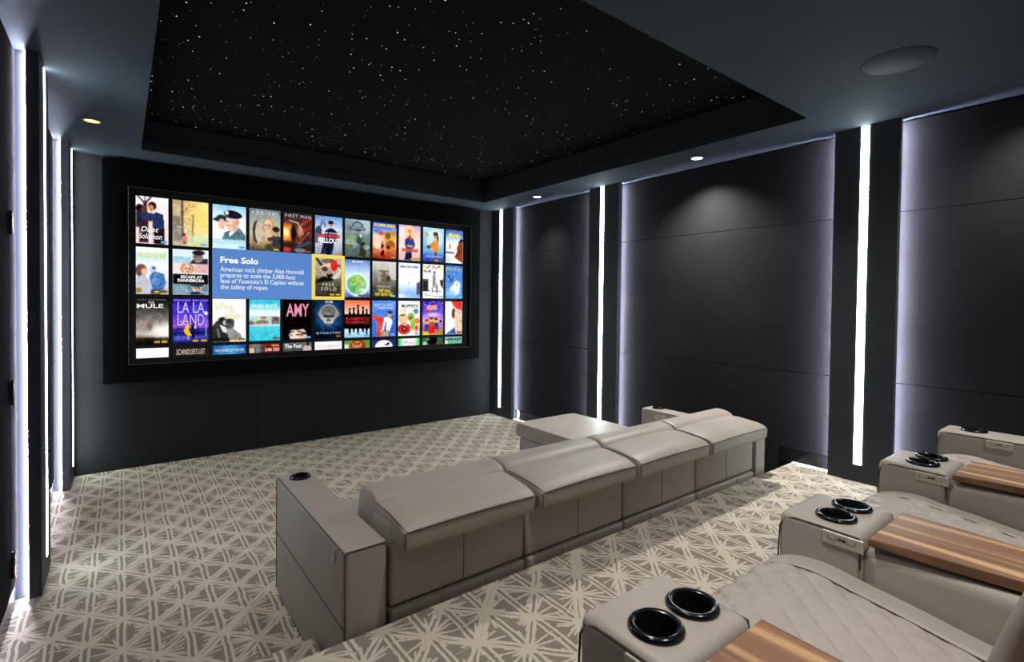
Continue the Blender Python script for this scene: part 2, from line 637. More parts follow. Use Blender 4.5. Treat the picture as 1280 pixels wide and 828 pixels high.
fab_panel(-1, 1.825, 3.44, 2.1, ZT, w_left)
fab_panel(-1, 1.825, 2.29, .117, 2.1, w_left)
for y0, y1 in ((-.7, 1.825), (-3.2, -.7)):
    fab_panel(-1, y0, y1, .425, ZS1, w_left); fab_panel(-1, y0, y1, ZS1, ZS2, w_left); fab_panel(-1, y0, y1, ZS2, ZT, w_left)

def baseboard(name, side, segs, label):
    bm = bmesh.new()
    px = (PR + .006, PR + .03) if side > 0 else (PL - .03, PL - .003)
    for y0, y1, z0, z1 in segs:
        rbox(px[0], px[1], y0, y1, z0, z1, .002, 1, bm)
    o = obj(name, bm, 'base', kind='structure')
    o['label'] = label
    return o
bb_r = baseboard('baseboard_right', 1, [(3.75, 5.12, 0, .115), (1.40, 1.823, ZR, .418), (-3.2, 1.107, ZR, .423)], 'gloss black baseboard along the right wall')
bb_l = baseboard('baseboard_left', -1, [(3.77, 5.19, 0, .115), (3.235, 3.44, 0, .115), (1.825, 2.29, 0, .115), (-3.2, 1.825, ZR, .423)], 'gloss black baseboard along the left wall')
bm = bmesh.new(); box(bm, PR + .001, PR + .004, 1.45, 1.72, ZR, ZR + .0025)
obj('baseboard_leak_glow', bm, 'strip', bb_r)  # glowing sliver stands in for strip light leaking under the baseboard

# --- hidden door in the left wall -------------------------------------
door = empty('door_1', (PL, 3.232, 0), 'flush charcoal door with three bronze hinges in the left wall', kind='structure')
bm = rbox(PL - .03, PL, 2.295, 3.229, .117, 2.097, .0025, 1); obj('door_panel', bm, 'panel', door)
bm = rbox(PL - .03, PL - .001, 2.295, 3.229, .004, .114, .002, 1); obj('kick_plate', bm, 'base', door)
for zc, hh in ((1.835, .05), (1.056, .054), (.256, .055)):
    bm = bmesh.new()
    tube(bm, [(PL + .007, 3.232, zc - hh), (PL + .007, 3.232, zc + hh)], .008, 0, 10)
    for k in range(5):
        z = zc - hh + hh * 2 * k / 4
        tube(bm, [(PL + .007, 3.232, z - .003), (PL + .007, 3.232, z + .003)], .0095, 0, 10)
    box(bm, PL + .0005, PL + .003, 3.205, 3.229, zc - hh, zc + hh)
    box(bm, PL + .0005, PL + .003, 3.236, 3.262, zc - hh, zc + hh)
    obj('hinge', bm, 'hinge', door)

# ================================================================ CEILING FIXTURES
def downlight(x, y, label, warm=False, watts=SPOT_W, tilt=0.0, cone=130, group='recessed downlights in the soffit'):
    t = empty('downlight', (x, y, ZC), label, 'downlight', group)
    bm = bmesh.new()
    lathe(bm, [(.043, ZC + .0), (.046, ZC - .004), (.056, ZC - .0035), (.058, ZC + .0)], x, y, 28)
    obj('trim_ring', bm, 'trimring', t, smooth=True)
    bm = bmesh.new()
    lathe(bm, [(.0, ZC - .0022), (.043, ZC - .0022)], x, y, 28)
    obj('lens', bm, 'lenswarm' if warm else 'lens', t)
    ld = bpy.data.lights.new('lamp', 'SPOT')
    ld.energy = watts
    ld.spot_size = math.radians(cone)
    ld.spot_blend = 1.0
    ld.shadow_soft_size = 0.035
    ld.color = (1.0, 0.9, 0.78) if warm else (1.0, 0.96, 0.905)
    lo = bpy.data.objects.new('lamp', ld)
    COL.objects.link(lo)
    lo.parent = t
    lo.location = (0, 0, -0.012)
    lo.rotation_euler = (0, math.radians(tilt), 0)      # gimbal
    return t

DX_L, DX_R = -.16, 3.742
downlight(DX_L, 4.50, 'warm glowing downlight in the soffit near the left front pilaster', True, 80, -12, 105)
downlight(DX_R, 4.427, 'small white downlight over the far right wall panel near the screen', False, 80, 8, 105)
downlight(DX_R, 2.405, 'white downlight over the middle right wall panel', False, 300, 6, 128)
downlight(DX_L, 2.405, 'downlight over the hinged door', False, 60, -30, 105)
downlight(DX_L, .385, 'downlight on the left soffit beside the rear platform', False, 20)
downlight(DX_R, .385, 'downlight on the right soffit beside the rear platform', False, 90)
downlight(1.15, 1.15, 'added unseen fill downlight in the near soffit over the platform edge', False, 85, 0, 112)  # unseen lamp, added to brighten the left end of the sofa
downlight(.95, -.15, 'downlight over the rear row of seats, nearer the left wall', False, 108, 0, 95)
downlight(2.75, -.15, 'downlight over the rear row of seats, nearer the right wall', False, 108, 0, 95)

t = empty('ceiling_speaker', (3.005, .845, ZC), 'large round flush speaker grille in the dark ceiling', 'speaker')
bm = bmesh.new(); lathe(bm, [(.0, ZC - .004), (.143, ZC - .004), (.1455, ZC - .001), (.1455, ZC)], t.location.x, t.location.y, 48)
obj('grille', bm, 'grille', t)
bm = bmesh.new(); lathe(bm, [(.146, ZC), (.146, ZC - .0015), (.152, ZC - .0015), (.153, ZC)], t.location.x, t.location.y, 48)
obj('rim', bm, 'black', t)

# ================================================================ PROJECTION SCREEN
YS = 5.515
scr = empty('projection_screen', (1.77, YF, .765), 'wide projection screen in a black velvet frame showing a wall of film posters', 'screen')
bm = bmesh.new()
FO = (-.133, 3.665, .762, 2.664); FI = (.044, 3.522, .918, 2.450)
def mitre(bm, q):
    prism(bm, q, 'y', 5.4615, YF - .0005)
    return bm
for q in ([(FO[0], FO[2]), (FI[0], FI[2]), (FI[0], FI[3]), (FO[0], FO[3])],
          [(FO[1], FO[2]), (FO[1], FO[3]), (FI[1], FI[3]), (FI[1], FI[2])],
          [(FO[0], FO[2]), (FO[1], FO[2]), (FI[1], FI[2]), (FI[0], FI[2])],
          [(FO[0], FO[3]), (FI[0], FI[3]), (FI[1], FI[3]), (FO[1], FO[3])]):
    bm = bmesh.new(); mitre(bm, q)
    bmesh.ops.bevel(bm, geom=list(bm.edges), offset=.004, segments=1, affect='EDGES')
    obj('frame_rail', bm, 'velvet', scr)
bm = bmesh.new()
for a, b in (((FI[0], FI[2]), (FI[1], FI[2])), ((FI[1], FI[2]), (FI[1], FI[3])), ((FI[1], FI[3]), (FI[0], FI[3])), ((FI[0], FI[3]), (FI[0], FI[2]))):
    tube(bm, [(a[0], 5.4625, a[1]), (b[0], 5.4625, b[1])], .0028, 0, 6)
obj('frame_lip', bm, 'lipline', scr)
bm = bmesh.new(); box(bm, FI[0] - .01, FI[1] + .01, YS + .001, YS + .012, FI[2] - .01, FI[3] + .01)
obj('screen_surface', bm, 'black', scr)


def s2l(a):
    a = np.clip(np.asarray(a, float) / 255.0, 0, 1)
    return np.where(a <= 0.04045, a / 12.92, ((a + 0.055) / 1.055) ** 2.4)


class Paint:
    """small picture painter on a vertex grid; u right, v down, both 0..1"""
    def __init__(self, nu=42, nv=62, aspect=.41 / .28):
        self.nu, self.nv = nu, nv
        u = np.linspace(0, 1, nu + 1); v = np.linspace(0, 1, nv + 1)
        self.U, self.V = np.meshgrid(u, v)
        self.asp = aspect
        self.c = np.zeros((nv + 1, nu + 1, 3))
        self.px = 1.1 / nu

    def put(self, mask, col, a=1.0):
        m = (np.clip(mask, 0, 1) * a)[..., None]
        self.c = self.c * (1 - m) + np.array(col, float) * m
        return self

    def grad(self, *stops):
        ps = [p for p, _ in stops]
        for k in range(3):
            self.c[..., k] = np.interp(self.V, ps, [q[k] for _, q in stops])
        return self

    def hgrad(self, *stops, a=1.0):
        ps = [p for p, _ in stops]
        h = np.stack([np.interp(self.U, ps, [q[k] for _, q in stops]) for k in range(3)], -1)
        self.c = self.c * (1 - a) + h * a
        return self

    def ell(self, cx, cy, rx, ry, col, a=1.0, rot=0.0, soft=1.0):
        du, dv = (self.U - cx), (self.V - cy) * self.asp
        cr, sr = math.cos(rot), math.sin(rot)
        x, y = du * cr + dv * sr, -du * sr + dv * cr
        d = 1 - np.sqrt((x / rx) ** 2 + (y / (ry * self.asp)) ** 2)
        return self.put(d * min(rx, ry * self.asp) / (self.px * soft) + .5, col, a)

    def rect(self, u0, v0, u1, v1, col, a=1.0):
        m = np.minimum(np.minimum(self.U - u0, u1 - self.U), np.minimum(self.V - v0, v1 - self.V) * self.asp)
        return self.put(m / self.px + .5, col, a)

    def poly(self, pts, col, a=1.0):
        inside = np.zeros_like(self.U, bool)
        n = len(pts)
        for i in range(n):
            x0, y0 = pts[i]; x1, y1 = pts[(i + 1) % n]
            cond = ((y0 > self.V) != (y1 > self.V))
            xx = x0 + (self.V - y0) * (x1 - x0) / ((y1 - y0) if abs(y1 - y0) > 1e-9 else 1e-9)
            inside ^= cond & (self.U < xx)
        return self.put(inside.astype(float), col, a)

    def line(self, x0, y0, x1, y1, w, col, a=1.0):
        dx, dy = x1 - x0, (y1 - y0) * self.asp
        L2 = dx * dx + dy * dy + 1e-9
        px, py = self.U - x0, (self.V - y0) * self.asp
        t = np.clip((px * dx + py * dy) / L2, 0, 1)
        d = np.hypot(px - t * dx, py - t * dy)
        return self.put((w - d) / self.px + .5, col, a)

    def speck(self, u0, v0, u1, v1, col, dens, a=1.0):
        m = (RNG.random(self.U.shape) < dens) & (self.U > u0) & (self.U < u1) & (self.V > v0) & (self.V < v1)
        return self.put(m.astype(float), col, a)

    def person(self, cx, top, h, skin, hair, coat, w=.5):
        """head and shoulders: top of head at v=top, height h (v units)"""
        hr = h * .17
        self.ell(cx, top + h * .78, h * w, h * .42, coat)
        self.rect(cx - h * w * .93, top + h * .78, cx + h * w * .93, min(1, top + h * 1.05), coat)
        self.ell(cx, top + hr * 1.25, hr * self.asp * .86, hr * 1.25, skin)
        self.ell(cx, top + hr * .62, hr * self.asp * .9, hr * .7, hair)
        return self

    def eyes(self, cx, cy, w, col=(50, 40, 42), mouth=(150, 84, 80)):
        """brows, eyes, nose shade and mouth on a face of half-width w"""
        self.ell(cx - w * .42, cy, w * .17, w * .06, col).ell(cx + w * .38, cy, w * .17, w * .06, col)
        self.line(cx - w * .62, cy - w * .2, cx - w * .22, cy - w * .22, w * .06, col, .8).line(cx + w * .18, cy - w * .22, cx + w * .58, cy - w * .2, w * .06, col, .8)
        self.line(cx, cy + w * .1, cx - w * .04, cy + w * .34, w * .07, (120, 84, 72), .5)
        self.ell(cx - w * .02, cy + w * .58, w * .26, w * .06, mouth, .9)
        self.ell(cx + w * .62, cy + w * .3, w * .3, w * .5, (110, 76, 66), .35, soft=4)
        return self

    def grain(self, fine=11, coarse=16):
        """photographic unevenness: broad mottling and fine grain"""
        def up(n, m):
            g = RNG.normal(0, 1, (m, n, 1))
            yi = np.linspace(0, m - 1.001, self.nv + 1); xi = np.linspace(0, n - 1.001, self.nu + 1)
            y0, x0 = yi.astype(int), xi.astype(int)
            fy, fx = (yi - y0)[:, None, None], (xi - x0)[None, :, None]
            return (g[y0][:, x0] * (1 - fy) + g[y0 + 1][:, x0] * fy) * (1 - fx) + (g[y0][:, x0 + 1] * (1 - fy) + g[y0 + 1][:, x0 + 1] * fy) * fx
        k = np.clip(1.15 - np.abs(self.c.mean(-1, keepdims=True) - 120) / 130, .12, 1)
        self.c = self.c + k * (up(9, 13) * coarse * .6 + up(18, 27) * coarse * .55 + RNG.normal(0, fine, self.c.shape[:2] + (1,)))
        return self

    def mesh(self, name, x0, x1, z0, z1, parent, y=YS):
        nu, nv = self.nu, self.nv
        if nu > 30:
            self.grain()
            m = self.c.mean(-1, keepdims=True)
            self.c = 128 + (m + (self.c - m) * 1.12 - 128) * 1.1
        base = wloc(parent)
        xs_ = x0 + self.U * (x1 - x0) - base.x
        zs_ = z1 - self.V * (z1 - z0) - base.z
        vs = np.stack([xs_, np.full_like(xs_, y - base.y), zs_], -1).reshape(-1, 3)
        idx = np.arange((nu + 1) * (nv + 1)).reshape(nv + 1, nu + 1)
        q = np.stack([idx[:-1, :-1], idx[1:, :-1], idx[1:, 1:], idx[:-1, 1:]], -1).reshape(-1, 4)
        me = bpy.data.meshes.new(name)
        me.from_pydata(vs.tolist(), [], q.tolist())
        at = me.color_attributes.new('Col', 'FLOAT_COLOR', 'POINT')
        rgba = np.concatenate([s2l(self.c), np.ones(self.c.shape[:2] + (1,))], -1).reshape(-1, 4).astype(np.float32)
        at.data.foreach_set('color', rgba.ravel())
        me.materials.append(M['pix'])
        return link(name, me, parent)


def text_mesh(body, x0, x1, z0, z1, col, parent, name='title', y=None, bold=0.0, keep=False, shear=0.0, spacing=1.0):
    """lettering fitted into the box x0..x1, z0..z1 on the screen"""
    cu = bpy.data.curves.new('t', 'FONT')
    cu.body = body
    cu.offset = bold
    cu.shear = shear
    cu.space_character = spacing
    cu.resolution_u = 3
    cu.space_line = .95
    to = bpy.data.objects.new('t', cu)
    COL.objects.link(to)
    me = bpy.data.meshes.new_from_object(to)
    COL.objects.unlink(to)
    bpy.data.objects.remove(to)
    bpy.data.curves.remove(cu)
    n = len(me.vertices)
    if n == 0:
        return None
    a = np.empty(n * 3, np.float32); me.vertices.foreach_get('co', a); a = a.reshape(-1, 3)
    mn, mx = a.min(0), a.max(0)
    sx, sz = (x1 - x0) / (mx[0] - mn[0]), (z1 - z0) / max(1e-6, mx[1] - mn[1])
    if keep:
        sx = sz = min(sx, sz)
    b = wloc(parent)
    out = np.empty_like(a)
    out[:, 0] = x0 + (a[:, 0] - mn[0]) * sx - b.x
    out[:, 1] = (YS - .0025 if y is None else y) - b.y
    out[:, 2] = z1 - (mx[1] - a[:, 1]) * sz - b.z
    me.vertices.foreach_set('co', out.ravel())
    at = me.color_attributes.new('Col', 'FLOAT_COLOR', 'POINT')
    cc = np.tile(np.append(s2l(col), 1.0), (n, 1)).astype(np.float32)
    at.data.foreach_set('color', cc.ravel())
    me.materials.clear()
    me.materials.append(M['pix'])
    me.name = name
    return link(name, me, parent)


PXL = [.095, .362, .675, .988, 1.300, 1.6125, 1.928, 2.2425, 2.560, 2.875, 3.188]
PXR = [.330, .641, .957, 1.269, 1.579, 1.8985, 2.2125, 2.5275, 2.837, 3.158, 3.434]
ROWZ = [(1.975, 2.388), (1.530, 1.943), (1.083, 1.495), (.964, 1.050)]

def poster(p, ci, ri, label):
    x0, x1 = PXL[ci], PXR[ci]
    z0, z1 = ROWZ[ri]
    o = p.mesh('poster', x0, x1, z0, z1, scr)
    o['label'] = label
    def T(body, u0, v0, u1, v1, col, **kw):
        return text_mesh(body, x0 + u0 * (x1 - x0), x0 + u1 * (x1 - x0), z1 - v1 * (z1 - z0), z1 - v0 * (z1 - z0), col, o, **kw)
    return T

def badges(p, kinds):
    u = 1.0
    for k in kinds:
        c_ = {'y': (236, 196, 60), 'd': (150, 118, 30), 'b': (120, 178, 226)}[k]
        w = .20
        p.rect(u - w - .03, .925, u - .03, .975, (20, 18, 10) if k != 'b' else c_)
        p.rect(u - w - .015, .932, u - .045, .968, c_)
        u -= .235
    return p

W_ = (255, 255, 255)
# row 1 ---------------------------------------------------------------
p = Paint().grad((0, (252, 244, 242)), (.55, (244, 226, 224)), (1, (238, 214, 208)))
p.line(.3, .45, .28, .12, .06, (84, 60, 60)).line(.28, .15, .05, 0, .025, (84, 60, 60)).line(.3, .14, .46, 0, .03, (84, 60, 60)).line(.28, .1, .27, 0, .02, (120, 96, 96))
p.ell(.12, .27, .13, .10, (38, 26, 30)).ell(.20, .27, .06, .07, (92, 60, 50)).rect(0, .34, .5, .98, (58, 42, 48)).rect(0, .66, .1, 1, (240, 220, 216)).rect(.38, .52, .5, 1, (238, 214, 210))
p.ell(.50, .19, .13, .09, (66, 34, 28)).ell(.46, .24, .09, .07, (198, 140, 118)).poly([(.02, .37), (.5, .36), (.62, .31), (.84, .36), (.88, .6), (.88, 1), (.55, 1), (.52, .6), (.5, .47), (.05, .47)], (46, 58, 96))
p.rect(.55, .66, .88, 1, (40, 30, 38))
badges(p, 'b')
T = poster(p, 0, 0, 'film poster of two men embracing by a bare tree')
T('Dapt', .14, .64, .70, .78, (250, 244, 246), shear=.3, bold=.01); T('Solomon', .08, .78, .80, .90, (250, 244, 246), shear=.3, bold=.01)

p = Paint().grad((0, (226, 200, 150)), (.55, (240, 216, 140)), (.72, (226, 228, 196)), (1, (196, 206, 168)))
p.hgrad((0, (150, 140, 140)), (.28, (190, 168, 140)), (.5, (236, 204, 120)), (1, (250, 226, 130)), a=.55)
p.rect(0, .35, .26, .9, (128, 122, 124), .75).speck(0, 0, .6, .8, (176, 140, 92), .16, .8).speck(.2, 0, 1, .7, (250, 232, 160), .18, .8)
p.line(.26, 0, .27, .8, .035, (108, 92, 96)).line(.57, .3, .53, .9, .016, (128, 110, 92)).line(.27, .3, .45, .1, .012, (150, 120, 96))
p.rect(.35, .75, 1, .95, (206, 224, 196), .7).ell(.34, .84, .075, .075, (214, 134, 120)).ell(.30, .75, .05, .03, (52, 42, 52)).ell(.33, .93, .06, .03, (120, 80, 84))
for k in range(8):
    p.ell(.15 + .09 * k, .58 + .02 * math.sin(k * 2), .03, .012, (246, 240, 226), .6)
badges(p, 'b')
T = poster(p, 1, 0, 'film poster of a figure in red under yellow autumn trees')

p = Paint().grad((0, (150, 196, 222)), (.3, (236, 248, 252)), (.62, (248, 252, 252)), (1, (206, 238, 250)))
p.ell(.22, .34, .20, .05, (46, 52, 66)).ell(.26, .3, .16, .07, (52, 60, 76)).ell(.27, .44, .10, .12, (232, 184, 160))
p.poly([(.28, .78), (.36, .62), (.8, .5), (.98, .66), (1, .86), (.3, .86)], (92, 124, 130)).poly([(.5, .72), (.74, .54), (.66, .5), (.5, .62)], W_)
p.ell(.58, .40, .20, .20, (240, 206, 186)).ell(.74, .35, .06, .07, (226, 178, 154)).ell(.60, .20, .27, .09, (24, 28, 44), rot=.15).ell(.62, .23, .25, .07, (28, 32, 50)).ell(.42, .17, .05, .05, (226, 232, 238))
p.rect(0, .78, 1, .9, (180, 222, 240), .8)
p.line(.40, .37, .46, .37, .014, (90, 60, 56)).line(.44, .46, .5, .46, .012, (170, 100, 90)).ell(.68, .44, .1, .1, (196, 140, 120), .5, soft=4)
badges(p, 'b')
T = poster(p, 2, 0, 'film poster of two soldiers in dark berets against pale sky')
T('THE MESSENGER', .02, .80, .98, .87, (226, 246, 252), bold=.02)

p = Paint().grad((0, (120, 130, 132)), (.25, (170, 174, 170)), (.6, (196, 182, 158)), (.85, (150, 130, 96)), (1, (70, 62, 48)))
p.ell(.22, .55, .12, .26, (52, 50, 48)).ell(.30, .55, .12, .26, (198, 186, 166)).ell(.63, .42, .20, .22, (188, 150, 100)).ell(.60, .40, .13, .16, (232, 202, 176)).rect(.5, .52, .72, .74, (222, 190, 164))
p.person(.86, .40, .55, (206, 168, 140), (44, 36, 30), (62, 64, 62), .42).person(.66, .66, .4, (176, 140, 120), (80, 66, 54), (88, 80, 70), .4)
p.eyes(.58, .39, .13).eyes(.86, .49, .07).eyes(.66, .73, .05)
badges(p, 'y')
T = poster(p, 3, 0, 'film poster with a pale woman before a dark shell shape')
T('ARRIVAL', .05, .05, .95, .13, (214, 220, 222), spacing=1.3)

p = Paint().grad((0, (60, 50, 52)), (.3, (92, 52, 46)), (.7, (70, 44, 44)), (1, (34, 30, 36)))
p.ell(.1, .5, .3, .22, (240, 150, 70), .9, soft=6).ell(.08, .5, .12, .1, (255, 236, 170), soft=4).ell(.5, .5, .22, .28, (92, 56, 40)).ell(.58, .45, .10, .13, (206, 152, 112), .9, soft=3).ell(.34, .5, .09, .2, (26, 20, 22), soft=2)
p.line(.2, .2, .5, .25, .016, (206, 206, 214)).line(.5, .25, .68, .5, .016, (196, 196, 206)).line(.6, .3, 1, .1, .03, (206, 66, 52), .8).line(.62, .48, 1, .3, .025, (190, 56, 48), .8).line(.55, .75, .9, .45, .02, (180, 90, 80), .8).line(.4, .9, .9, .7, .06, (66, 80, 96), .8).ell(.1, .93, .18, .07, (186, 60, 48), soft=3).ell(.6, .93, .22, .05, (150, 140, 140), .8)
badges(p, 'd')
T = poster(p, 4, 0, 'film poster of a helmeted face in fiery red streaks')
T('FIRST MAN', .06, .045, .96, .12, (206, 204, 208), spacing=1.2)

p = Paint().grad((0, (108, 150, 210)), (.35, (214, 226, 244)), (.6, (200, 204, 216)), (1, (150, 160, 182)))
p.line(.2, .27, .27, .02, .035, (120, 128, 144)).line(.36, .27, .28, .02, .03, (120, 128, 144)).line(.2, .2, .36, .2, .014, (120, 128, 144))
p.poly([(.34, .38), (.5, .30), (.64, .30), (.84, .40), (.88, .62), (.7, .66), (.62, .98), (.18, .98), (.3, .66)], (34, 40, 66))
p.ell(.56, .20, .085, .085, (214, 170, 146)).ell(.57, .15, .10, .05, (48, 36, 36)).ell(.12, .4, .12, .14, (60, 70, 110)).ell(.9, .5, .1, .16, (206, 208, 218)).rect(.0, .45, .14, .7, (90, 86, 110)).rect(.42, .72, .55, 1, (20, 24, 40))
p.rect(.1, .46, .9, .545, (150, 30, 44), .8)
p.eyes(.55, .195, .075)
badges(p, 'y')
T = poster(p, 5, 0, 'film poster of a man in a dark suit before a tower')
T('TOM CRUISE', .22, .405, .84, .45, (236, 236, 242), bold=.02, spacing=1.15); T('MISSION: IMPOSSIBLE', .1, .475, .9, .535, (236, 80, 84), bold=.03); T('FALLOUT', .1, .56, .9, .69, W_, bold=.03)

p = Paint().grad((0, (150, 170, 176)), (.4, (118, 136, 138)), (1, (84, 98, 96)))
p.ell(.75, .15, .3, .2, (196, 212, 216), .7, soft=6).ell(.5, .18, .22, .13, (54, 66, 74)).ell(.5, .18, .18, .10, (128, 148, 160)).rect(.2, .2, .8, .28, (40, 48, 54))
p.ell(.25, .5, .26, .13, (120, 138, 110)).ell(.2, .66, .28, .12, (150, 164, 160)).ell(.15, .72, .2, .05, (92, 112, 62)).ell(.6, .55, .14, .12, (70, 78, 80)).poly([(.55, .98), (.62, .6), (.8, .56), (.86, .98)], (58, 60, 54)).ell(.8, .53, .16, .05, (104, 122, 98)).ell(.62, .42, .05, .06, (206, 210, 206)).ell(.85, .72, .14, .07, (176, 190, 186), .7)
badges(p, 'd')
T = poster(p, 6, 0, 'grey green film poster with a round emblem and lizard shapes')
T('JURASSIC WORLD', .24, .205, .76, .275, (196, 206, 212), bold=.02)

p = Paint().grad((0, (40, 60, 150)), (.16, (110, 140, 214)), (.4, (236, 214, 200)), (.75, (220, 130, 80)), (1, (120, 50, 40)))
p.ell(.7, .38, .26, .15, (216, 158, 60)).ell(.64, .36, .12, .1, (122, 92, 70)).ell(.84, .27, .12, .05, (196, 140, 60)).ell(.75, .6, .2, .12, (170, 100, 50)).ell(.2, .24, .14, .06, (120, 150, 200)).line(.1, .25, .5, .3, .02, (80, 100, 160)).ell(.33, .31, .12, .05, (220, 96, 60)).ell(.2, .6, .18, .14, (250, 220, 200), .9, soft=3)
p.poly([(.33, .98), (.34, .62), (.40, .52), (.46, .62), (.5, .98)], (70, 24, 26)).ell(.40, .56, .05, .045, (196, 130, 110)).ell(.65, .68, .08, .06, (70, 46, 40)).ell(.5, .97, .3, .06, (180, 60, 40), .8, soft=3).line(.5, .68, .3, .8, .03, (240, 180, 140), .7)
badges(p, 'y')
T = poster(p, 7, 0, 'orange film poster with a yellow machine and a small figure')
T('BUMBLEBEE', .06, .035, .95, .12, (246, 232, 60), bold=.03)

p = Paint().grad((0, (206, 170, 206)), (.25, (240, 206, 206)), (.6, (250, 226, 214)), (.85, (226, 196, 190)), (1, (214, 190, 196)))
p.ell(.2, .2, .2, .16, (250, 240, 250), .7, soft=5).ell(.48, .17, .20, .17, (246, 214, 160)).ell(.48, .16, .10, .09, (240, 190, 160)).poly([(.3, .4), (.5, .28), (.68, .38), (.76, .56), (.6, .72), (.62, 1), (.25, 1), (.34, .7), (.26, .54)], (56, 74, 140)).poly([(.42, .36), (.5, .26), (.6, .36), (.55, .42)], (206, 60, 56)).rect(.38, .56, .64, .62, (226, 160, 80)).rect(.13, .66, .9, .76, (226, 110, 100), .75).poly([(.25, 1), (.32, .8), (.58, .78), (.62, 1)], (34, 34, 60))
p.eyes(.48, .16, .09).line(.3, .12, .36, .34, .05, (240, 206, 150)).line(.66, .12, .62, .34, .05, (240, 206, 150))
badges(p, 'yy')
T = poster(p, 8, 0, 'pink film poster of a blonde figure in blue and red')
T('CAPTAIN MARVEL', .15, .675, .88, .745, (196, 40, 50), bold=.03)

p = Paint().grad((0, (190, 222, 236)), (.35, (140, 206, 236)), (.7, (120, 180, 226)), (.9, (70, 90, 190)), (1, (50, 60, 150)))
p.ell(.55, .35, .4, .3, (232, 248, 252), .7, soft=6).line(.18, .18, .16, .55, .02, (210, 190, 120)).ell(.18, .22, .09, .07, (206, 180, 110)).poly([(.42, .44), (.58, .34), (.74, .42), (.8, .64), (.7, .72), (.72, .86), (.5, .86), (.5, .7), (.4, .6), (.2, .58), (.24, .5)], (226, 150, 84)).ell(.60, .22, .10, .09, (196, 140, 106)).ell(.60, .17, .12, .06, (80, 54, 44)).ell(.7, .3, .05, .1, (92, 62, 48)).ell(.27, .57, .10, .05, (60, 96, 110)).rect(.52, .7, .7, .9, (60, 96, 110))
badges(p, 'dy')
T = poster(p, 9, 0, 'blue film poster of a bearded figure in orange scales')
T('AQUAMAN', .12, .81, .92, .88, (206, 226, 250), spacing=1.2)

p = Paint().grad((0, (92, 112, 190)), (.14, (130, 160, 214)), (.3, (206, 230, 244)), (.45, (252, 250, 246)), (1, (250, 246, 242)))
p.poly([(.65, .5), (.8, .36), (1, .3), (1, 1), (.92, .96), (.5, .82), (.66, .66)], (140, 70, 44)).ell(.92, .3, .1, .05, (60, 40, 36)).line(.78, .36, .92, .25, .03, (50, 34, 34)).ell(.24, .5, .06, .09, (206, 160, 110)).rect(0, .66, .5, .71, (60, 70, 96), .8).ell(.16, .9, .2, .1, (214, 226, 240)).rect(.16, .12, .75, .22, (236, 222, 110), .75).ell(.26, .15, .08, .05, (240, 236, 130)).ell(.7, .16, .1, .04, (244, 226, 90))
T = poster(p, 10, 0, 'snowy film poster with a dark brown shape and yellow script')

# row 2 ---------------------------------------------------------------
p = Paint().grad((0, (240, 248, 250)), (.2, (206, 230, 240)), (.4, (246, 248, 252)), (.7, (214, 226, 240)), (1, (196, 196, 190)))
p.ell(.3, .06, .3, .06, (250, 246, 250)).ell(.16, .50, .18, .14, (122, 84, 74)).ell(.25, .52, .09, .08, (226, 190, 170)).poly([(.0, .66), (.2, .58), (.42, .7), (.5, 1), (.1, 1)], (196, 196, 206)).ell(.52, .47, .12, .09, (196, 206, 220)).ell(.54, .44, .05, .03, (70, 80, 110)).poly([(.4, .62), (.55, .5), (.86, .56), (.92, .76), (.82, .94), (.5, .9)], (82, 120, 176)).ell(.62, .72, .16, .08, (112, 150, 200)).ell(.08, .92, .1, .06, (150, 136, 70)).ell(.85, .94, .12, .04, (176, 160, 90)).rect(.45, .9, .75, 1, (60, 70, 96))
badges(p, 'dy')
T = poster(p, 0, 1, 'pale film poster of a child carried in a blue coat')
T('ROOM', .1, .11, .9, .24, (214, 230, 130), bold=.03, spacing=1.2)

p = Paint().grad((0, (250, 250, 250)), (1, (250, 250, 250)))
p.rect(0, 0, 1, .31, (226, 238, 242)).rect(0, .16, .5, .31, (170, 206, 222)).poly([(.46, .31), (.56, .2), (1, .18), (1, .31)], (44, 54, 62)).ell(.70, .15, .15, .13, (150, 140, 140)).ell(.72, .06, .18, .06, (40, 36, 40)).rect(0, .31, 1, .55, (240, 222, 220)).rect(.6, .32, 1, .5, (206, 150, 156), .6).ell(.4, .42, .2, .12, (206, 160, 110)).ell(.41, .44, .12, .11, (240, 206, 190)).ell(.42, .49, .04, .012, (196, 80, 80)).rect(0, .545, 1, .765, (10, 10, 10)).rect(0, .765, 1, 1, (120, 140, 152)).rect(.05, .8, .4, 1, (150, 180, 196), .7).ell(.68, .86, .13, .13, (216, 190, 180)).ell(.68, .78, .17, .05, (52, 58, 62)).rect(.5, .93, .88, 1, (40, 52, 62)).ell(.63, .86, .015, .015, (30, 30, 40)).ell(.74, .86, .015, .015, (30, 30, 40))
p.eyes(.41, .43, .12).eyes(.7, .15, .12).eyes(.67, .86, .11)
badges(p, 'b')
T = poster(p, 1, 1, 'film poster split in three bands of faces')
T('ESCAPE AT', .22, .575, .82, .64, W_, bold=.03); T('DANNEMORA', .13, .65, .88, .72, W_, bold=.03)

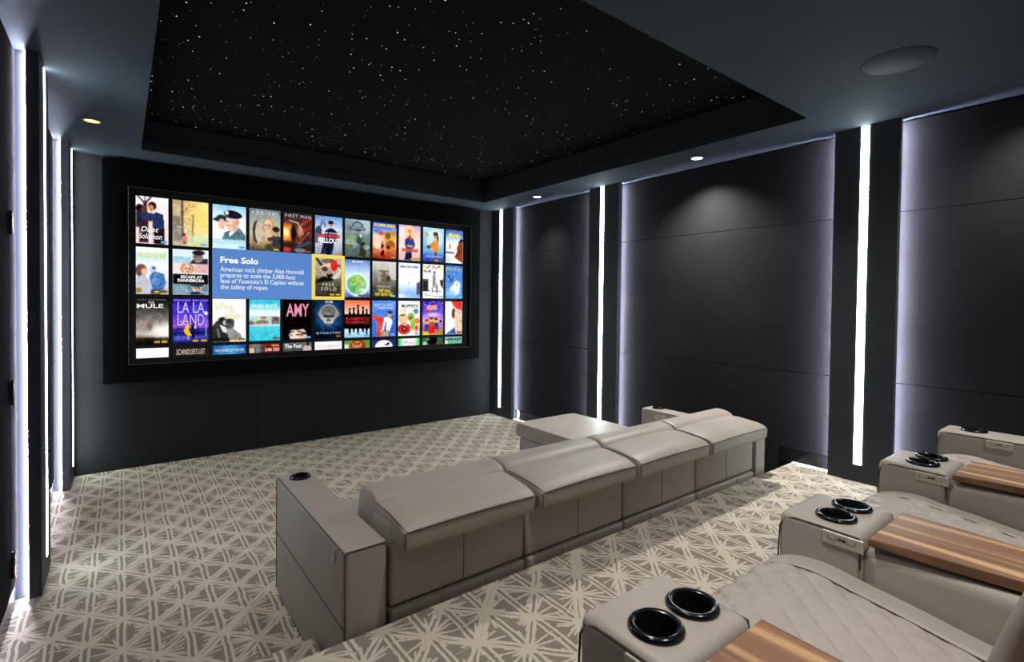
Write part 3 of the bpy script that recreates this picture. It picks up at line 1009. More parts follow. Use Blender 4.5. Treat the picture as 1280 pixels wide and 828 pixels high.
p = Paint().grad((0, (112, 136, 190)), (.15, (150, 176, 222)), (.4, (214, 232, 250)), (.75, (180, 206, 240)), (1, (90, 112, 176)))
p.ell(.5, .66, .46, .32, (226, 242, 252), soft=2.5).ell(.47, .66, .38, .26, (132, 186, 130), soft=2).ell(.5, .62, .26, .18, (176, 206, 110), .8, soft=4).ell(.3, .75, .14, .08, (86, 150, 120), .7, soft=3).line(.3, .62, .42, .55, .012, (80, 130, 80)).line(.45, .72, .58, .62, .012, (80, 130, 80)).ell(.7, .8, .12, .05, (220, 240, 240), .7, soft=3)
badges(p, 'dd')
T = poster(p, 6, 1, 'film poster of a green and blue globe')
T('BBC EARTH', .28, .03, .72, .075, W_, bold=.03); T('PLANET EARTH', .1, .19, .9, .235, (190, 214, 240), spacing=1.2)

p = Paint().grad((0, (214, 208, 206)), (.35, (160, 156, 154)), (.7, (92, 90, 86)), (1, (52, 50, 46)))
p.rect(.7, 0, 1, .5, (226, 220, 218), .7).ell(.46, .2, .24, .14, (196, 190, 176)).rect(.24, .24, .7, .29, (120, 114, 100)).ell(.47, .36, .13, .08, (150, 110, 96)).ell(.47, .56, .36, .18, (112, 108, 92)).ell(.3, .5, .1, .08, (150, 144, 120)).ell(.66, .46, .1, .08, (70, 66, 58)).rect(.2, .66, .75, .72, (190, 188, 184), .5)
badges(p, 'b')
T = poster(p, 7, 1, 'grey film poster of a soldier in a steel helmet')
T('THEY SHALL', .24, .765, .78, .85, (240, 220, 60), bold=.03); T('NOT GROW OLD', .12, .865, .86, .95, (240, 220, 60), bold=.03)

p = Paint().grad((0, (226, 240, 250)), (.3, (252, 253, 254)), (.6, (240, 246, 252)), (.85, (150, 190, 236)), (1, (176, 206, 240)))
p.ell(.1, .95, .2, .08, (240, 248, 252), .8, soft=4).rect(.84, .56, 1, .9, (84, 90, 106)).rect(.9, .52, 1, .58, (120, 124, 136)).rect(.46, .55, .48, .61, (40, 50, 80)).rect(.35, .31, .65, .34, (196, 206, 216), .7)
badges(p, 'b')
T = poster(p, 8, 1, 'pale blue film poster with a tiny walker in the sky')
T('MAN ON WIRE', .08, .075, .92, .145, (30, 54, 96), bold=.03)

p = Paint().grad((0, (252, 252, 248)), (1, (250, 250, 250)))
for k, (u, v, w_, c_) in enumerate(((.08, .06, .06, (240, 226, 90)), (.2, .1, .035, (70, 60, 50)), (.3, .06, .05, (120, 120, 130)), (.5, .08, .075, (232, 140, 110)), (.66, .1, .06, (180, 196, 120)), (.78, .06, .05, (96, 96, 90)), (.9, .13, .06, (206, 220, 110)), (.1, .2, .06, (232, 110, 90)), (.2, .22, .035, (120, 90, 60)), (.32, .2, .07, (130, 120, 146)))):
    p.ell(u, v, w_, w_ * .62, c_, soft=1.4)
p.rect(0, .45, .26, .78, (44, 44, 46)).ell(.13, .46, .16, .03, (90, 90, 92)).ell(.13, .77, .2, .03, (60, 60, 62)).poly([(.82, .46), (1, .42), (1, .74), (.86, .6)], (50, 50, 52)).rect(.47, .3, .62, .68, (150, 150, 152)).ell(.55, .24, .06, .05, (120, 118, 116)).rect(.44, .68, .48, .82, (70, 70, 72)).ell(.68, .7, .03, .14, (40, 40, 42)).rect(.5, .78, .9, .80, (60, 60, 62), .8).line(.15, .9, .7, .95, .012, (150, 140, 140)).line(.12, .86, .12, .95, .012, (110, 110, 110))
badges(p, 'b')
T = poster(p, 9, 1, 'white film poster with coloured letters and grey drums')

p = Paint().grad((0, (80, 130, 206)), (.5, (104, 156, 226)), (1, (120, 170, 236)))
p.ell(.66, .6, .22, .14, (232, 242, 252), soft=2).ell(.55, .74, .3, .16, (240, 246, 252), soft=2).ell(.3, .85, .3, .1, (150, 200, 240), .8, soft=4).ell(.66, .56, .05, .03, (190, 140, 120)).line(.14, .28, .32, .42, .03, (70, 74, 96)).line(.5, .26, .38, .42, .03, (80, 90, 120)).ell(.36, .45, .12, .05, (90, 90, 100)).ell(.14, .27, .03, .03, (220, 160, 140)).ell(.5, .26, .03, .03, (220, 170, 150))
T = poster(p, 10, 1, 'blue film poster of a child leaping in the sky')
T('MIRAI', .05, .05, .97, .16, (214, 226, 120), spacing=1.3)

# row 3 ---------------------------------------------------------------
p = Paint().grad((0, (20, 19, 18)), (.25, (70, 67, 64)), (.55, (150, 144, 138)), (.78, (196, 190, 180)), (.86, (96, 84, 70)), (.93, (30, 25, 22)), (1, (8, 7, 6)))
p.ell(.95, .72, .5, .16, (250, 246, 238), .9, soft=8).ell(.28, .55, .2, .16, (160, 144, 134), .8, soft=5).ell(.4, .6, .08, .1, (92, 84, 80), .6, soft=4).ell(.1, .4, .2, .1, (96, 92, 90), .6, soft=5).rect(.0, .85, 1, 1, (26, 22, 20), .6)
badges(p, 'yy')
T = poster(p, 0, 2, 'dark grey film poster of a dusty road')
T('CLINT EASTWOOD', .04, .02, .92, .052, (150, 148, 146), spacing=1.6); T('THE', .36, .07, .55, .12, (226, 226, 226)); T('MULE', .02, .125, .84, .215, (240, 240, 240), bold=.02)

p = Paint().grad((0, (52, 40, 150)), (.3, (84, 64, 196)), (.55, (134, 84, 206)), (.64, (150, 96, 200)), (.68, (44, 44, 120)), (.8, (66, 66, 160)), (1, (28, 30, 90)))
p.rect(0, .74, 1, .84, (34, 36, 100)).ell(.5, .88, .5, .05, (96, 96, 196), .8, soft=4).poly([(.3, .72), (.38, .58), (.46, .62), (.44, .72), (.52, .82), (.42, .84), (.34, .78)], (240, 190, 60)).ell(.43, .56, .045, .03, (120, 60, 40)).line(.38, .6, .22, .52, .018, (226, 180, 150)).rect(.41, .82, .45, .92, (210, 170, 150)).poly([(.5, .6), (.62, .58), (.62, .72), (.6, .9), (.52, .9)], (30, 28, 60)).ell(.57, .55, .04, .03, (70, 44, 40)).rect(.6, .6, .64, .68, (240, 240, 250)).line(.64, .6, .76, .52, .016, (40, 40, 70)).line(.93, .35, .93, .84, .014, (150, 150, 220)).ell(.93, .33, .055, .04, (236, 236, 252))
badges(p, 'yy')
T = poster(p, 1, 2, 'violet film poster of a dancing couple under a street lamp')
T('RYAN GOSLING', .03, .025, .48, .055, (226, 200, 220)); T('EMMA STONE', .55, .025, .97, .055, (226, 200, 220)); T('LA LA', .13, .08, .88, .32, (214, 206, 250), bold=-.004); T('LAND', .13, .35, .88, .60, (206, 196, 250), bold=-.004)

p = Paint().grad((0, (253, 252, 250)), (1, (250, 250, 250)))
p.poly([(.0, .62), (.12, .5), (.4, .56), (.48, .78), (.52, 1), (0, 1)], (52, 50, 50)).ell(.30, .49, .14, .07, (44, 42, 42)).ell(.36, .55, .06, .06, (190, 186, 184)).ell(.52, .58, .13, .13, (92, 90, 90)).ell(.52, .52, .12, .06, (70, 68, 68)).poly([(.4, .72), (.6, .68), (.84, .84), (.9, .92), (.5, .94)], (150, 146, 146)).poly([(.2, .6), (.4, .66), (.42, .8), (.3, .76)], (226, 224, 222)).line(.15, .7, .2, .9, .02, (140, 136, 136)).rect(.0, .9, .5, 1, (36, 34, 34))
badges(p, 'dy')
T = poster(p, 2, 2, 'white film poster of a couple in black and white')
for body, u0, v0, u1, v1 in (('A', .22, .05, .34, .13), ('STAR', .08, .15, .62, .25), ('IS', .54, .26, .68, .34), ('BORN', .36, .36, .92, .47)):
    T(body, u0, v0, u1, v1, (240, 214, 120))

p = Paint().grad((0, (70, 184, 206)), (.2, (120, 216, 230)), (.3, (236, 248, 250)), (.42, (246, 250, 250)), (.5, (120, 214, 226)), (1, (64, 190, 208)))
p.poly([(.02, .62), (.1, .44), (.4, .42), (1, .42), (1, .62)], (206, 214, 200)).ell(.45, .47, .09, .06, (214, 160, 130)).ell(.45, .43, .08, .025, (90, 60, 50)).ell(.42, .56, .22, .055, (110, 140, 130)).ell(.35, .61, .25, .03, (226, 176, 150)).rect(.72, .43, .98, .6, (96, 90, 96), .8).ell(.86, .48, .06, .05, (130, 84, 70)).rect(0, .625, 1, .65, (200, 236, 240)).line(.02, .62, .12, .43, .02, (150, 200, 210)).rect(0, .4, 1, .425, (150, 220, 230)).ell(.08, .57, .09, .05, (120, 70, 50), .7)
badges(p, 'd')
T = poster(p, 3, 2, 'turquoise film poster of two people in a car')
T('GREEN BOOK', .05, .12, .92, .205, (236, 250, 252), bold=.02)

p = Paint().grad((0, (14, 13, 14)), (1, (12, 11, 12)))
p.ell(.52, .85, .34, .26, (18, 14, 14)).ell(.52, .9, .30, .2, (232, 196, 176)).ell(.42, .88, .2, .14, (244, 216, 200), .8, soft=3).rect(.0, .98, 1, 1, (14, 12, 12)).line(.2, .84, .36, .79, .02, (40, 26, 26)).line(.5, .79, .78, .84, .022, (40, 26, 26)).line(.46, .88, .8, .86, .025, (26, 18, 20)).ell(.62, .89, .08, .025, (60, 40, 40)).ell(.25, .89, .06, .025, (60, 40, 40)).ell(.45, .66, .4, .1, (16, 13, 14)).poly([(0, .6), (.2, .76), (.14, 1), (0, 1)], (14, 12, 13)).poly([(.8, .7), (1, .6), (1, 1), (.84, 1)], (16, 14, 14))
p.ell(.60, .89, .03, .012, W_).ell(.66, .89, .02, .01, W_).ell(.24, .89, .03, .01, W_).ell(.63, .89, .022, .016, (20, 14, 14))
badges(p, 'b')
T = poster(p, 4, 2, 'black film poster of dark-lined eyes under pink letters')
T('AMY', .1, .10, .90, .42, (238, 150, 176), bold=.012)

p = Paint().grad((0, (18, 36, 66)), (.5, (26, 56, 92)), (1, (10, 18, 38)))
p.ell(.5, .4, .5, .4, (46, 88, 130), .6, soft=8).ell(.5, .35, .33, .24, (176, 172, 164)).ell(.5, .3, .27, .16, (112, 112, 112)).ell(.5, .5, .2, .16, (190, 186, 178)).ell(.5, .42, .22, .05, (70, 72, 76)).ell(.4, .42, .035, .02, (14, 14, 18)).ell(.6, .42, .035, .02, (14, 14, 18)).ell(.5, .52, .09, .035, (92, 90, 88)).ell(.5, .63, .12, .02, (86, 82, 80)).ell(.18, .36, .06, .08, (150, 144, 136)).ell(.84, .36, .06, .08, (150, 144, 136)).rect(.38, .025, .64, .075, (206, 214, 222))
badges(p, 'd')
T = poster(p, 5, 2, 'dark blue film poster of a grey ape face')
T('BBC', .42, .032, .6, .068, (30, 40, 60), bold=.03, y=YS - .003); T('DYNASTIES', .06, .83, .94, .885, (206, 214, 222), spacing=1.3)

p = Paint().grad((0, (240, 120, 90)), (.15, (246, 156, 130)), (.36, (250, 216, 196)), (.38, (14, 12, 12)), (.75, (12, 11, 12)), (.78, (214, 226, 240)), (1, (150, 200, 226)))
for k, u in enumerate((.2, .36, .53, .73, .88)):
    h_ = (.22, .2, .13, .18, .24)[k]
    p.poly([(u - .06, .4), (u - .03, h_ + .05), (u - .06, h_), (u, h_ - .02), (u + .05, h_), (u + .03, h_ + .06), (u + .06, .4)], (20, 14, 16))
    p.poly([(u - .06, .74), (u - .02, .92 - (k % 2) * .05), (u + .03, .92 - (k % 2) * .05), (u + .06, .74)], (16, 13, 16))
badges(p, 'b')
T = poster(p, 6, 2, 'red and black film poster with dancer silhouettes')
T('FLAMENCO', .05, .45, .97, .53, (206, 44, 44), bold=.02); T('FLAMENCO', .05, .545, .97, .625, (206, 44, 44), bold=.02)

p = Paint().grad((0, (110, 150, 222)), (.5, (84, 128, 210)), (1, (70, 110, 200)))
p.poly([(.0, .38), (.3, .46), (.52, .48), (.46, .7), (.36, 1), (.18, 1), (.24, .6), (.02, .48)], (222, 76, 66)).poly([(.5, .48), (.62, .44), (.84, .52), (.86, .6), (.74, .84), (.4, .84)], (240, 244, 248)).rect(.34, .82, .7, 1, (170, 150, 130)).poly([(.54, .6), (.6, .6), (.57, .86), (.5, .86)], (40, 84, 140)).ell(.74, .38, .09, .08, (216, 172, 148)).ell(.76, .33, .10, .04, (60, 50, 48))
badges(p, 'b')
T = poster(p, 7, 2, 'blue film poster of a man putting on a red jacket')
T("WON'T YOU BE MY", .06, .08, .86, .16, (226, 240, 252)); T('NEIGHBOR?', .24, .175, .92, .24, (226, 240, 252))

p = Paint().grad((0, (250, 252, 246)), (1, (244, 240, 226)))
p.ell(.22, .5, .22, .15, (240, 196, 160)).ell(.14, .28, .08, .05, (244, 206, 176)).ell(.3, .27, .07, .05, (244, 206, 176)).line(.1, .42, .3, .4, .02, (40, 30, 30)).ell(.58, .46, .16, .12, (130, 190, 80)).ell(.58, .5, .1, .05, (196, 70, 80)).ell(.68, .66, .12, .18, (140, 196, 90)).ell(.82, .3, .12, .08, (120, 140, 200)).ell(.28, .80, .3, .16, (196, 60, 66)).ell(.28, .8, .13, .08, (90, 20, 30)).ell(.28, .80, .05, .04, (226, 110, 60)).ell(.86, .58, .14, .08, (236, 130, 70)).ell(.86, .8, .14, .12, (236, 180, 150)).ell(.84, .78, .06, .06, (214, 84, 70)).ell(.3, .68, .1, .02, (240, 240, 240))
badges(p, 'b')
T = poster(p, 8, 2, 'white film poster crowded with coloured round faces')
T('THE', .12, .055, .24, .09, (120, 150, 70)); T('MUPPETS', .14, .1, .9, .19, (24, 22, 20), bold=.03)

p = Paint().grad((0, (66, 52, 170)), (.35, (110, 84, 206)), (.55, (206, 170, 230)), (.8, (170, 120, 150)), (1, (200, 160, 70)))
p.speck(0, 0, 1, .45, (206, 190, 250), .05).poly([(.16, .2), (.7, .06), (.74, .2), (.18, .33)], (206, 60, 54)).ell(.76, .14, .07, .06, (60, 80, 190)).ell(.5, .4, .3, .06, (250, 226, 240), .8, soft=4)
for u, v, cc_ in ((.2, .62, (60, 80, 150)), (.42, .56, (200, 84, 40)), (.66, .58, (70, 74, 120))):
    p.ell(u, v, .09, .06, (240, 200, 70)).ell(u, v - .05, .09, .04, (140, 70, 40)).rect(u - .1, v + .06, u + .1, v + .26, cc_)
p.rect(.28, .74, .6, .96, (206, 50, 44)).ell(.88, .6, .06, .05, (40, 40, 96)).ell(.84, .45, .05, .03, (230, 110, 90)).ell(.18, .46, .04, .03, (230, 130, 90)).rect(.0, .93, .3, 1, (226, 190, 60))
badges(p, 'y')
T = poster(p, 9, 2, 'violet film poster with blocky toy figures')
T('THE LEGO MOVIE 2', .2, .12, .7, .26, (250, 236, 236), bold=.02)

p = Paint().grad((0, (248, 250, 252)), (1, (236, 244, 252)))
p.poly([(.35, 0), (1, 0), (1, .3), (.7, .24), (.5, .16)], (222, 70, 76)).ell(.5, .36, .12, .16, (110, 70, 52)).poly([(.55, .3), (.75, .22), (1, .3), (1, 1), (.7, 1), (.6, .8), (.56, .6)], (244, 206, 184)).ell(.86, .34, .07, .02, (90, 130, 150)).ell(.95, .6, .06, .02, (210, 110, 110)).poly([(.0, 1), (.2, .93), (.56, .78), (.66, 1)], (70, 96, 150)).poly([(.66, 1), (.72, .86), (.8, 1)], (206, 70, 60))
badges(p, 'd')
T = poster(p, 10, 2, 'film poster of a woman in a red hat')

# row 4 (cut off by the screen edge) ------------------------------------
def strip_p(*a):
    return Paint(42, 14, .086 / .28).grad(*a)
T = poster(strip_p((0, W_), (1, W_)), 0, 3, 'top edge of a plain white film poster')
T = poster(strip_p((0, (30, 30, 28)), (1, (44, 42, 38))), 1, 3, 'top edge of a dark film poster')
T("SCHINDLER'S LIST", .1, .22, .9, .82, (214, 206, 186))
p = strip_p((0, (40, 92, 150)), (1, (54, 120, 176))).hgrad((0, (30, 70, 130)), (.5, (110, 190, 226)), (1, (30, 74, 140)), a=.6)
T = poster(p, 2, 3, 'top edge of a blue film poster')
T('THE SHAPE OF WATER', .05, .4, .95, .72, (226, 242, 250))
p = strip_p((0, (110, 100, 96)), (1, (120, 106, 96))).hgrad((0, (130, 116, 106)), (.3, (110, 130, 128)), (.4, (90, 70, 64)), (.55, (120, 40, 34)), (1, (120, 34, 32)), a=1)
p.rect(0, .45, .17, 1, (216, 190, 160)).rect(.17, .4, .2, 1, (40, 30, 30)).rect(.72, .1, .95, .35, (226, 170, 90), .7)
T = poster(p, 3, 3, 'top edge of a brick red film poster')
T('24B 323', .5, .5, .97, .85, (246, 226, 222), bold=.02)
p = strip_p((0, (110, 108, 106)), (1, (84, 82, 80))).ell(.85, .8, .16, .5, (196, 176, 166)).line(.3, .3, .36, 1, .02, (40, 40, 40)).rect(.82, 0, .9, .4, (20, 20, 22))
T = poster(p, 4, 3, 'top edge of a grey film poster')
T('The Post', .05, .18, .64, .62, W_, bold=.02)
T = poster(strip_p((0, (252, 250, 246)), (1, (250, 246, 240))), 5, 3, 'top edge of a cream film poster')
T("ZOOKEEPER'S", .06, .42, .94, .68, (206, 140, 120), spacing=1.15)
T('WIFE', .38, .78, .62, .95, (206, 140, 120))
p = strip_p((0, (90, 150, 70)), (1, (110, 160, 96))).ell(.52, .7, .33, .8, (150, 70, 34)).ell(.5, .6, .2, .45, (196, 130, 90)).ell(.43, .45, .04, .1, (30, 20, 16)).ell(.57, .45, .04, .1, (30, 20, 16)).rect(0, .5, .16, 1, (214, 226, 220))
T = poster(p, 6, 3, 'top edge of a green film poster with a brown ape')
p = strip_p((0, (40, 52, 100)), (1, (50, 60, 110))).ell(.5, .95, .37, .85, (248, 250, 252)).ell(.68, .6, .06, .18, (30, 34, 80)).ell(.6, .75, .06, .1, (30, 34, 80))
T = poster(p, 7, 3, 'top edge of a navy film poster with a white moon')
p = strip_p((0, (110, 200, 130)), (1, (120, 210, 140))).hgrad((0, (60, 180, 110)), (.25, (226, 244, 230)), (.5, (252, 248, 248)), (.75, (226, 244, 230)), (1, (70, 190, 110)), a=1)
p.line(.28, .55, .45, .45, .03, (240, 170, 176)).line(.45, .7, .75, .6, .025, (240, 170, 176)).line(.3, .75, .34, .4, .02, (240, 170, 176))
T = poster(p, 8, 3, 'top edge of a white and green film poster')
p = strip_p((0, (40, 100, 76)), (1, (60, 110, 84))).ell(.48, .4, .25, .7, (14, 18, 18)).ell(.12, .85, .1, .3, (206, 190, 160)).ell(.82, .8, .14, .3, (120, 70, 54)).ell(.25, .2, .1, .2, (110, 150, 130), .7)
T = poster(p, 9, 3, 'top edge of a dark green film poster')
p = strip_p((0, (150, 190, 206)), (1, (120, 160, 170))).rect(.05, .2, .95, .5, (44, 54, 52)).rect(0, .5, .15, 1, (226, 236, 240)).speck(0, 0, 1, .5, (206, 226, 236), .2)
T = poster(p, 10, 3, 'top edge of a film poster with bright green letters')
T('MOVIE', .16, .55, .98, .95, (80, 226, 60), bold=.03)

# highlighted title, blue text panel -------------------------------------
p = Paint(2, 2).grad((0, (250, 218, 96)), (1, (250, 218, 96)))
hl = p.mesh('highlight_border', 1.5785, 1.926, 1.498, 1.978, scr, y=YS - .001)
hl['label'] = 'yellow border around the selected poster'
p = Paint().grad((0, (190, 176, 166)), (.45, (170, 158, 146)), (.6, (96, 92, 76)), (1, (44, 44, 36)))
p.poly([(0, .6), (.3, .47), (.55, .5), (.78, .54), (.6, .6), (.3, .62), (0, .68)], (30, 32, 26)).poly([(.65, .5), (.95, .25), (1, .3), (.9, .5), (.7, .55)], (214, 208, 196)).line(.05, .02, .25, .2, .05, (56, 52, 56)).ell(.5, .07, .28, .06, (96, 80, 70), .8).poly([(.14, .24), (.5, .12), (.68, .12), (.66, .2), (.24, .26)], (226, 190, 160)).ell(.72, .18, .14, .13, (210, 52, 48)).poly([(.62, .24), (.84, .2), (.74, .34), (.6, .3)], (206, 50, 46)).ell(.36, .28, .12, .06, (90, 70, 66)).ell(.55, .44, .12, .06, (28, 26, 26)).ell(.52, .37, .06, .05, (190, 150, 130)).ell(.9, .18, .06, .03, (60, 90, 130)).speck(0, .62, 1, 1, (90, 92, 78), .25, .6)
badges(p, 'yy')
po = p.mesh('poster', 1.614, 1.890, 1.533, 1.941, scr, y=YS - .002)
po['label'] = 'film poster of a climber in red on a rock face, framed in yellow'
text_mesh('FREE', 1.69, 1.81, 1.645, 1.675, (226, 226, 214), po, y=YS - .004, spacing=1.5)
text_mesh('SOLO', 1.675, 1.835, 1.598, 1.632, (226, 226, 214), po, y=YS - .004, spacing=1.5)
p = Paint(8, 8).grad((0, (90, 134, 204)), (1, (94, 138, 206)))
ip = p.mesh('info_panel', .6725, 1.5785, 1.4985, 1.975, scr, y=YS - .003)
ip['label'] = 'blue text panel describing the selected film'
text_mesh('Free Solo', .738, 1.066, 1.837, 1.899, W_, ip, y=YS - .006, bold=.03)
LINES = [('American rock climber Alex Honnold', 1.494), ('prepares to scale the 3,000-foot', 1.413), ('face of Yosemite\u2019s El Capitan without', 1.498), ('the safety of ropes.', 1.158)]
for k, (tx, xe) in enumerate(LINES):
    zt = 1.803 - .0565 * k
    desc = any(ch in tx for ch in 'py')
    text_mesh(tx, .738, xe, zt - (.058 if desc else .046), zt, (240, 246, 255), ip, name='caption_line', y=YS - .006, bold=.008)

# ================================================================ FRONT SOFA
def stitched(bm_pts_list, bm, r=.0026, mi=1):
    for pts in bm_pts_list:
        tube(bm, pts, r, mi, 6)

def cup_holder(parent, x, y, z, r=.049):
    bm = bmesh.new()
    lathe(bm, [(r, z - .002), (r, z + .004), (r - .003, z + .0085), (r - .008, z + .010), (r - .013, z + .007), (r - .015, z + .001), (r - .016, z - .012)], x, y, 40)
    lathe(bm, [(r - .0162, z + .0005), (r - .03, z + .0003), (0, z + .0002)], x, y, 40, 1)
    return obj('cup_holder', bm, ['gloss', 'hole'], parent, smooth=True)

def cup_cut(bm, x, y, z, r):
    pass

def well(parent, x, y, z, r=.049, depth=.075):
    """cup holder with a real well: ring, side wall and floor"""
    bm = bmesh.new()
    prof = [(r, z - .001), (r + .0005, z + .004), (r - .003, z + .0088), (r - .008, z + .0102), (r - .0125, z + .008), (r - .0145, z + .002),
            (r - .0155, z - .01), (r - .018, z - depth), (r - .022, z - depth - .002), (0, z - depth - .002)]
    lathe(bm, prof, x, y, 44, mis=[0, 0, 0, 0, 0, 0, 1, 1, 1])
    return obj('cup_holder', bm, ['gloss', 'hole'], parent, smooth=True)

def top_with_holes(bm, x0, x1, y0, y1, z, holes, r, mi=0, nseg=32):
    """flat top face with round openings, filled by triangulation"""
    ed = []
    def loop(pts):
        v = [bm.verts.new(p) for p in pts]
        for i in range(len(v)):
            ed.append(bm.edges.new((v[i], v[(i + 1) % len(v)])))
        return v
    outer = loop([(x0, y0, z), (x1, y0, z), (x1, y1, z), (x0, y1, z)])
    for hx, hy in holes:
        loop([(hx + r * math.cos(2 * math.pi * k / nseg), hy + r * math.sin(2 * math.pi * k / nseg), z) for k in range(nseg)])
    res = bmesh.ops.triangle_fill(bm, use_beauty=True, use_dissolve=False, edges=ed)
    for f in res['geom']:
        if isinstance(f, bmesh.types.BMFace):
            f.material_index = mi
    return outer

def arm_mesh(x0, x1, y0, y1, z0, z1, r, holes, hr, seg=4):
    """upholstered arm: rounded long edges, flat top pierced by cup wells"""
    bm = rbox(x0, x1, y0, y1, z0, z1, r, seg)
    if holes:
        zt = z1
        tops = [f for f in bm.faces if f.normal.z > .999 and abs(f.calc_center_median().z - zt) < 1e-4]
        bmesh.ops.delete(bm, geom=tops, context='FACES')
        top_with_holes(bm, x0 + r, x1 - r, y0 + r, y1 - r, zt, holes, hr)
        bmesh.ops.remove_doubles(bm, verts=bm.verts, dist=1e-4)
    return bm

def control_plate(parent, x, y0, y1, z0, z1, side=-1):
    """nickel switch plate on the side of an arm, with engraved marks"""
    t = .004
    bm = rbox(x - t, x + .002, y0, y1, z0, z1, .0012, 1)
    L = y1 - y0; Hh = z1 - z0
    def mark(a, b, c0, c1):
        box(bm, x - t - .0006, x - t + .0004, y1 - a * L - (b - a) * L, y1 - a * L, z0 + c0 * Hh, z0 + c1 * Hh, 1)
    for a in (.14, .345, .60, .80):
        mark(a, a + .014, .42, .72)
    mark(.14, .34, .40, .43); mark(.61, .80, .40, .43)
    for a, b, c0, c1 in ((.40, .445, .46, .68), (.455, .50, .5, .66), (.51, .575, .46, .68)):
        mark(a, b, c0, c1)
    return obj('control_plate', bm, ['steel', 'mark'], parent)

sofa = empty('sectional_sofa', (2.12, 2.2, 0), 'long taupe leather four-seat sofa with chaise, seen from behind on the lower floor', 'sofa')
SAT = .615
SB = [.788, 1.4385, 2.108, 2.782, 3.483]
# arms
for side in (0, 1):
    x0, x1 = ((.612, .780), (3.491, 3.640))[side]
    hx, hy = ((.700, 2.625), (3.585, 2.625))[side]
    bm = arm_mesh(x0, x1, 1.747, 2.735, .022, SAT, .024, [(hx, hy)], .047)
    e = .004
    xo, xi = (x0, x1)
    for xx in (xo + .003,):
        tube(bm, [(xx, 1.757, SAT - .009), (xx, 2.66, SAT - .009), (xx, 2.712, SAT - .012), (xx, 2.731, SAT - .03), (xx, 2.733, .04)], .0026, 1)
    tube(bm, [(x0 + .008, 1.749, SAT - .007), (x1 - .008, 1.749, SAT - .007)], .0026, 1)
    for xx in (x0 + .006, x1 - .006):
        tube(bm, [(xx, 1.750, SAT - .01), (xx, 1.750, .03)], .0022, 1)
    xx = x0 - .0004
    tube(bm, [(xx, 1.752, .338), (xx, 2.73, .330)], .0024, 1)
    ao = obj('arm', bm, ['leather', 'seam'], sofa, smooth=True)
    well(ao, hx, hy, SAT, .05)
    if side:
        control_plate(ao, x0, 2.482, 2.585, .547, .581)
    else:
        bm = bmesh.new()
        tube(bm, [(.609, 1.80, .612), (.606, 1.822, .60), (.606, 1.835, .585), (.6075, 1.842, .565)], .0022, 0)
        rbox(.6055, .6085, 1.836, 1.85, .54, .566, .001, 1, bm)
        obj('hang_tag', bm, 'tag', ao)
    for yy in (1.80, 2.66):
        bm = bmesh.new(); lathe(bm, [(0, 0), (.022, 0), (.024, .024), (0, .024)], (x0 + x1) / 2, yy, 16)
        obj('foot', bm, 'black', sofa)

def profile_pad(x0, x1, prof, rx=.02, nx=26, bulge=.0, mi=0):
    """closed YZ profile swept along X with rounded, slightly tucked ends"""
    bm = bmesh.new()
    cy = sum(p[0] for p in prof) / len(prof); cz = sum(p[1] for p in prof) / len(prof)
    rings = []
    W = x1 - x0
    for i in range(nx + 1):
        # denser near the ends
        t = .5 - .5 * math.cos(math.pi * i / nx)
        x = x0 + W * t
        d = min(x - x0, x1 - x)
        inset = 0 if d >= rx else rx - math.sqrt(max(0, rx * rx - (rx - d) ** 2))
        ring = []
        for (y, z) in prof:
            vy, vz = y - cy, z - cz
            L = math.hypot(vy, vz)
            k = (L - inset) / L
            bz = bulge * (1 - (2 * t - 1) ** 4) if z > cz else 0
            ring.append(bm.verts.new((x, cy + vy * k, cz + vz * k + bz)))
        rings.append(ring)
    n = len(prof)
    for i in range(nx):
        for k in range(n):
            f = bm.faces.new([rings[i][k], rings[i][(k + 1) % n], rings[i + 1][(k + 1) % n], rings[i + 1][k]])
            f.material_index = mi
    bm.faces.new(rings[0]); bm.faces.new(rings[-1][::-1])
    return bm

def round_profile(pts, r, seg=4):
    """round the corners of a closed 2-D polygon; r may be a list"""
    out = []
    n = len(pts)
    for i in range(n):
        p0, p1, p2 = Vector(pts[i - 1]), Vector(pts[i]), Vector(pts[(i + 1) % n])
        rr = r[i] if isinstance(r, (list, tuple)) else r
        a, b = (p0 - p1), (p2 - p1)
        rr = min(rr, a.length * .49, b.length * .49)
        A, B = p1 + a.normalized() * rr, p1 + b.normalized() * rr
        for k in range(seg + 1):
            t = k / seg
            q = A * (1 - t) ** 2 + p1 * 2 * t * (1 - t) + B * t * t
            out.append((q.x, q.y))
    return out

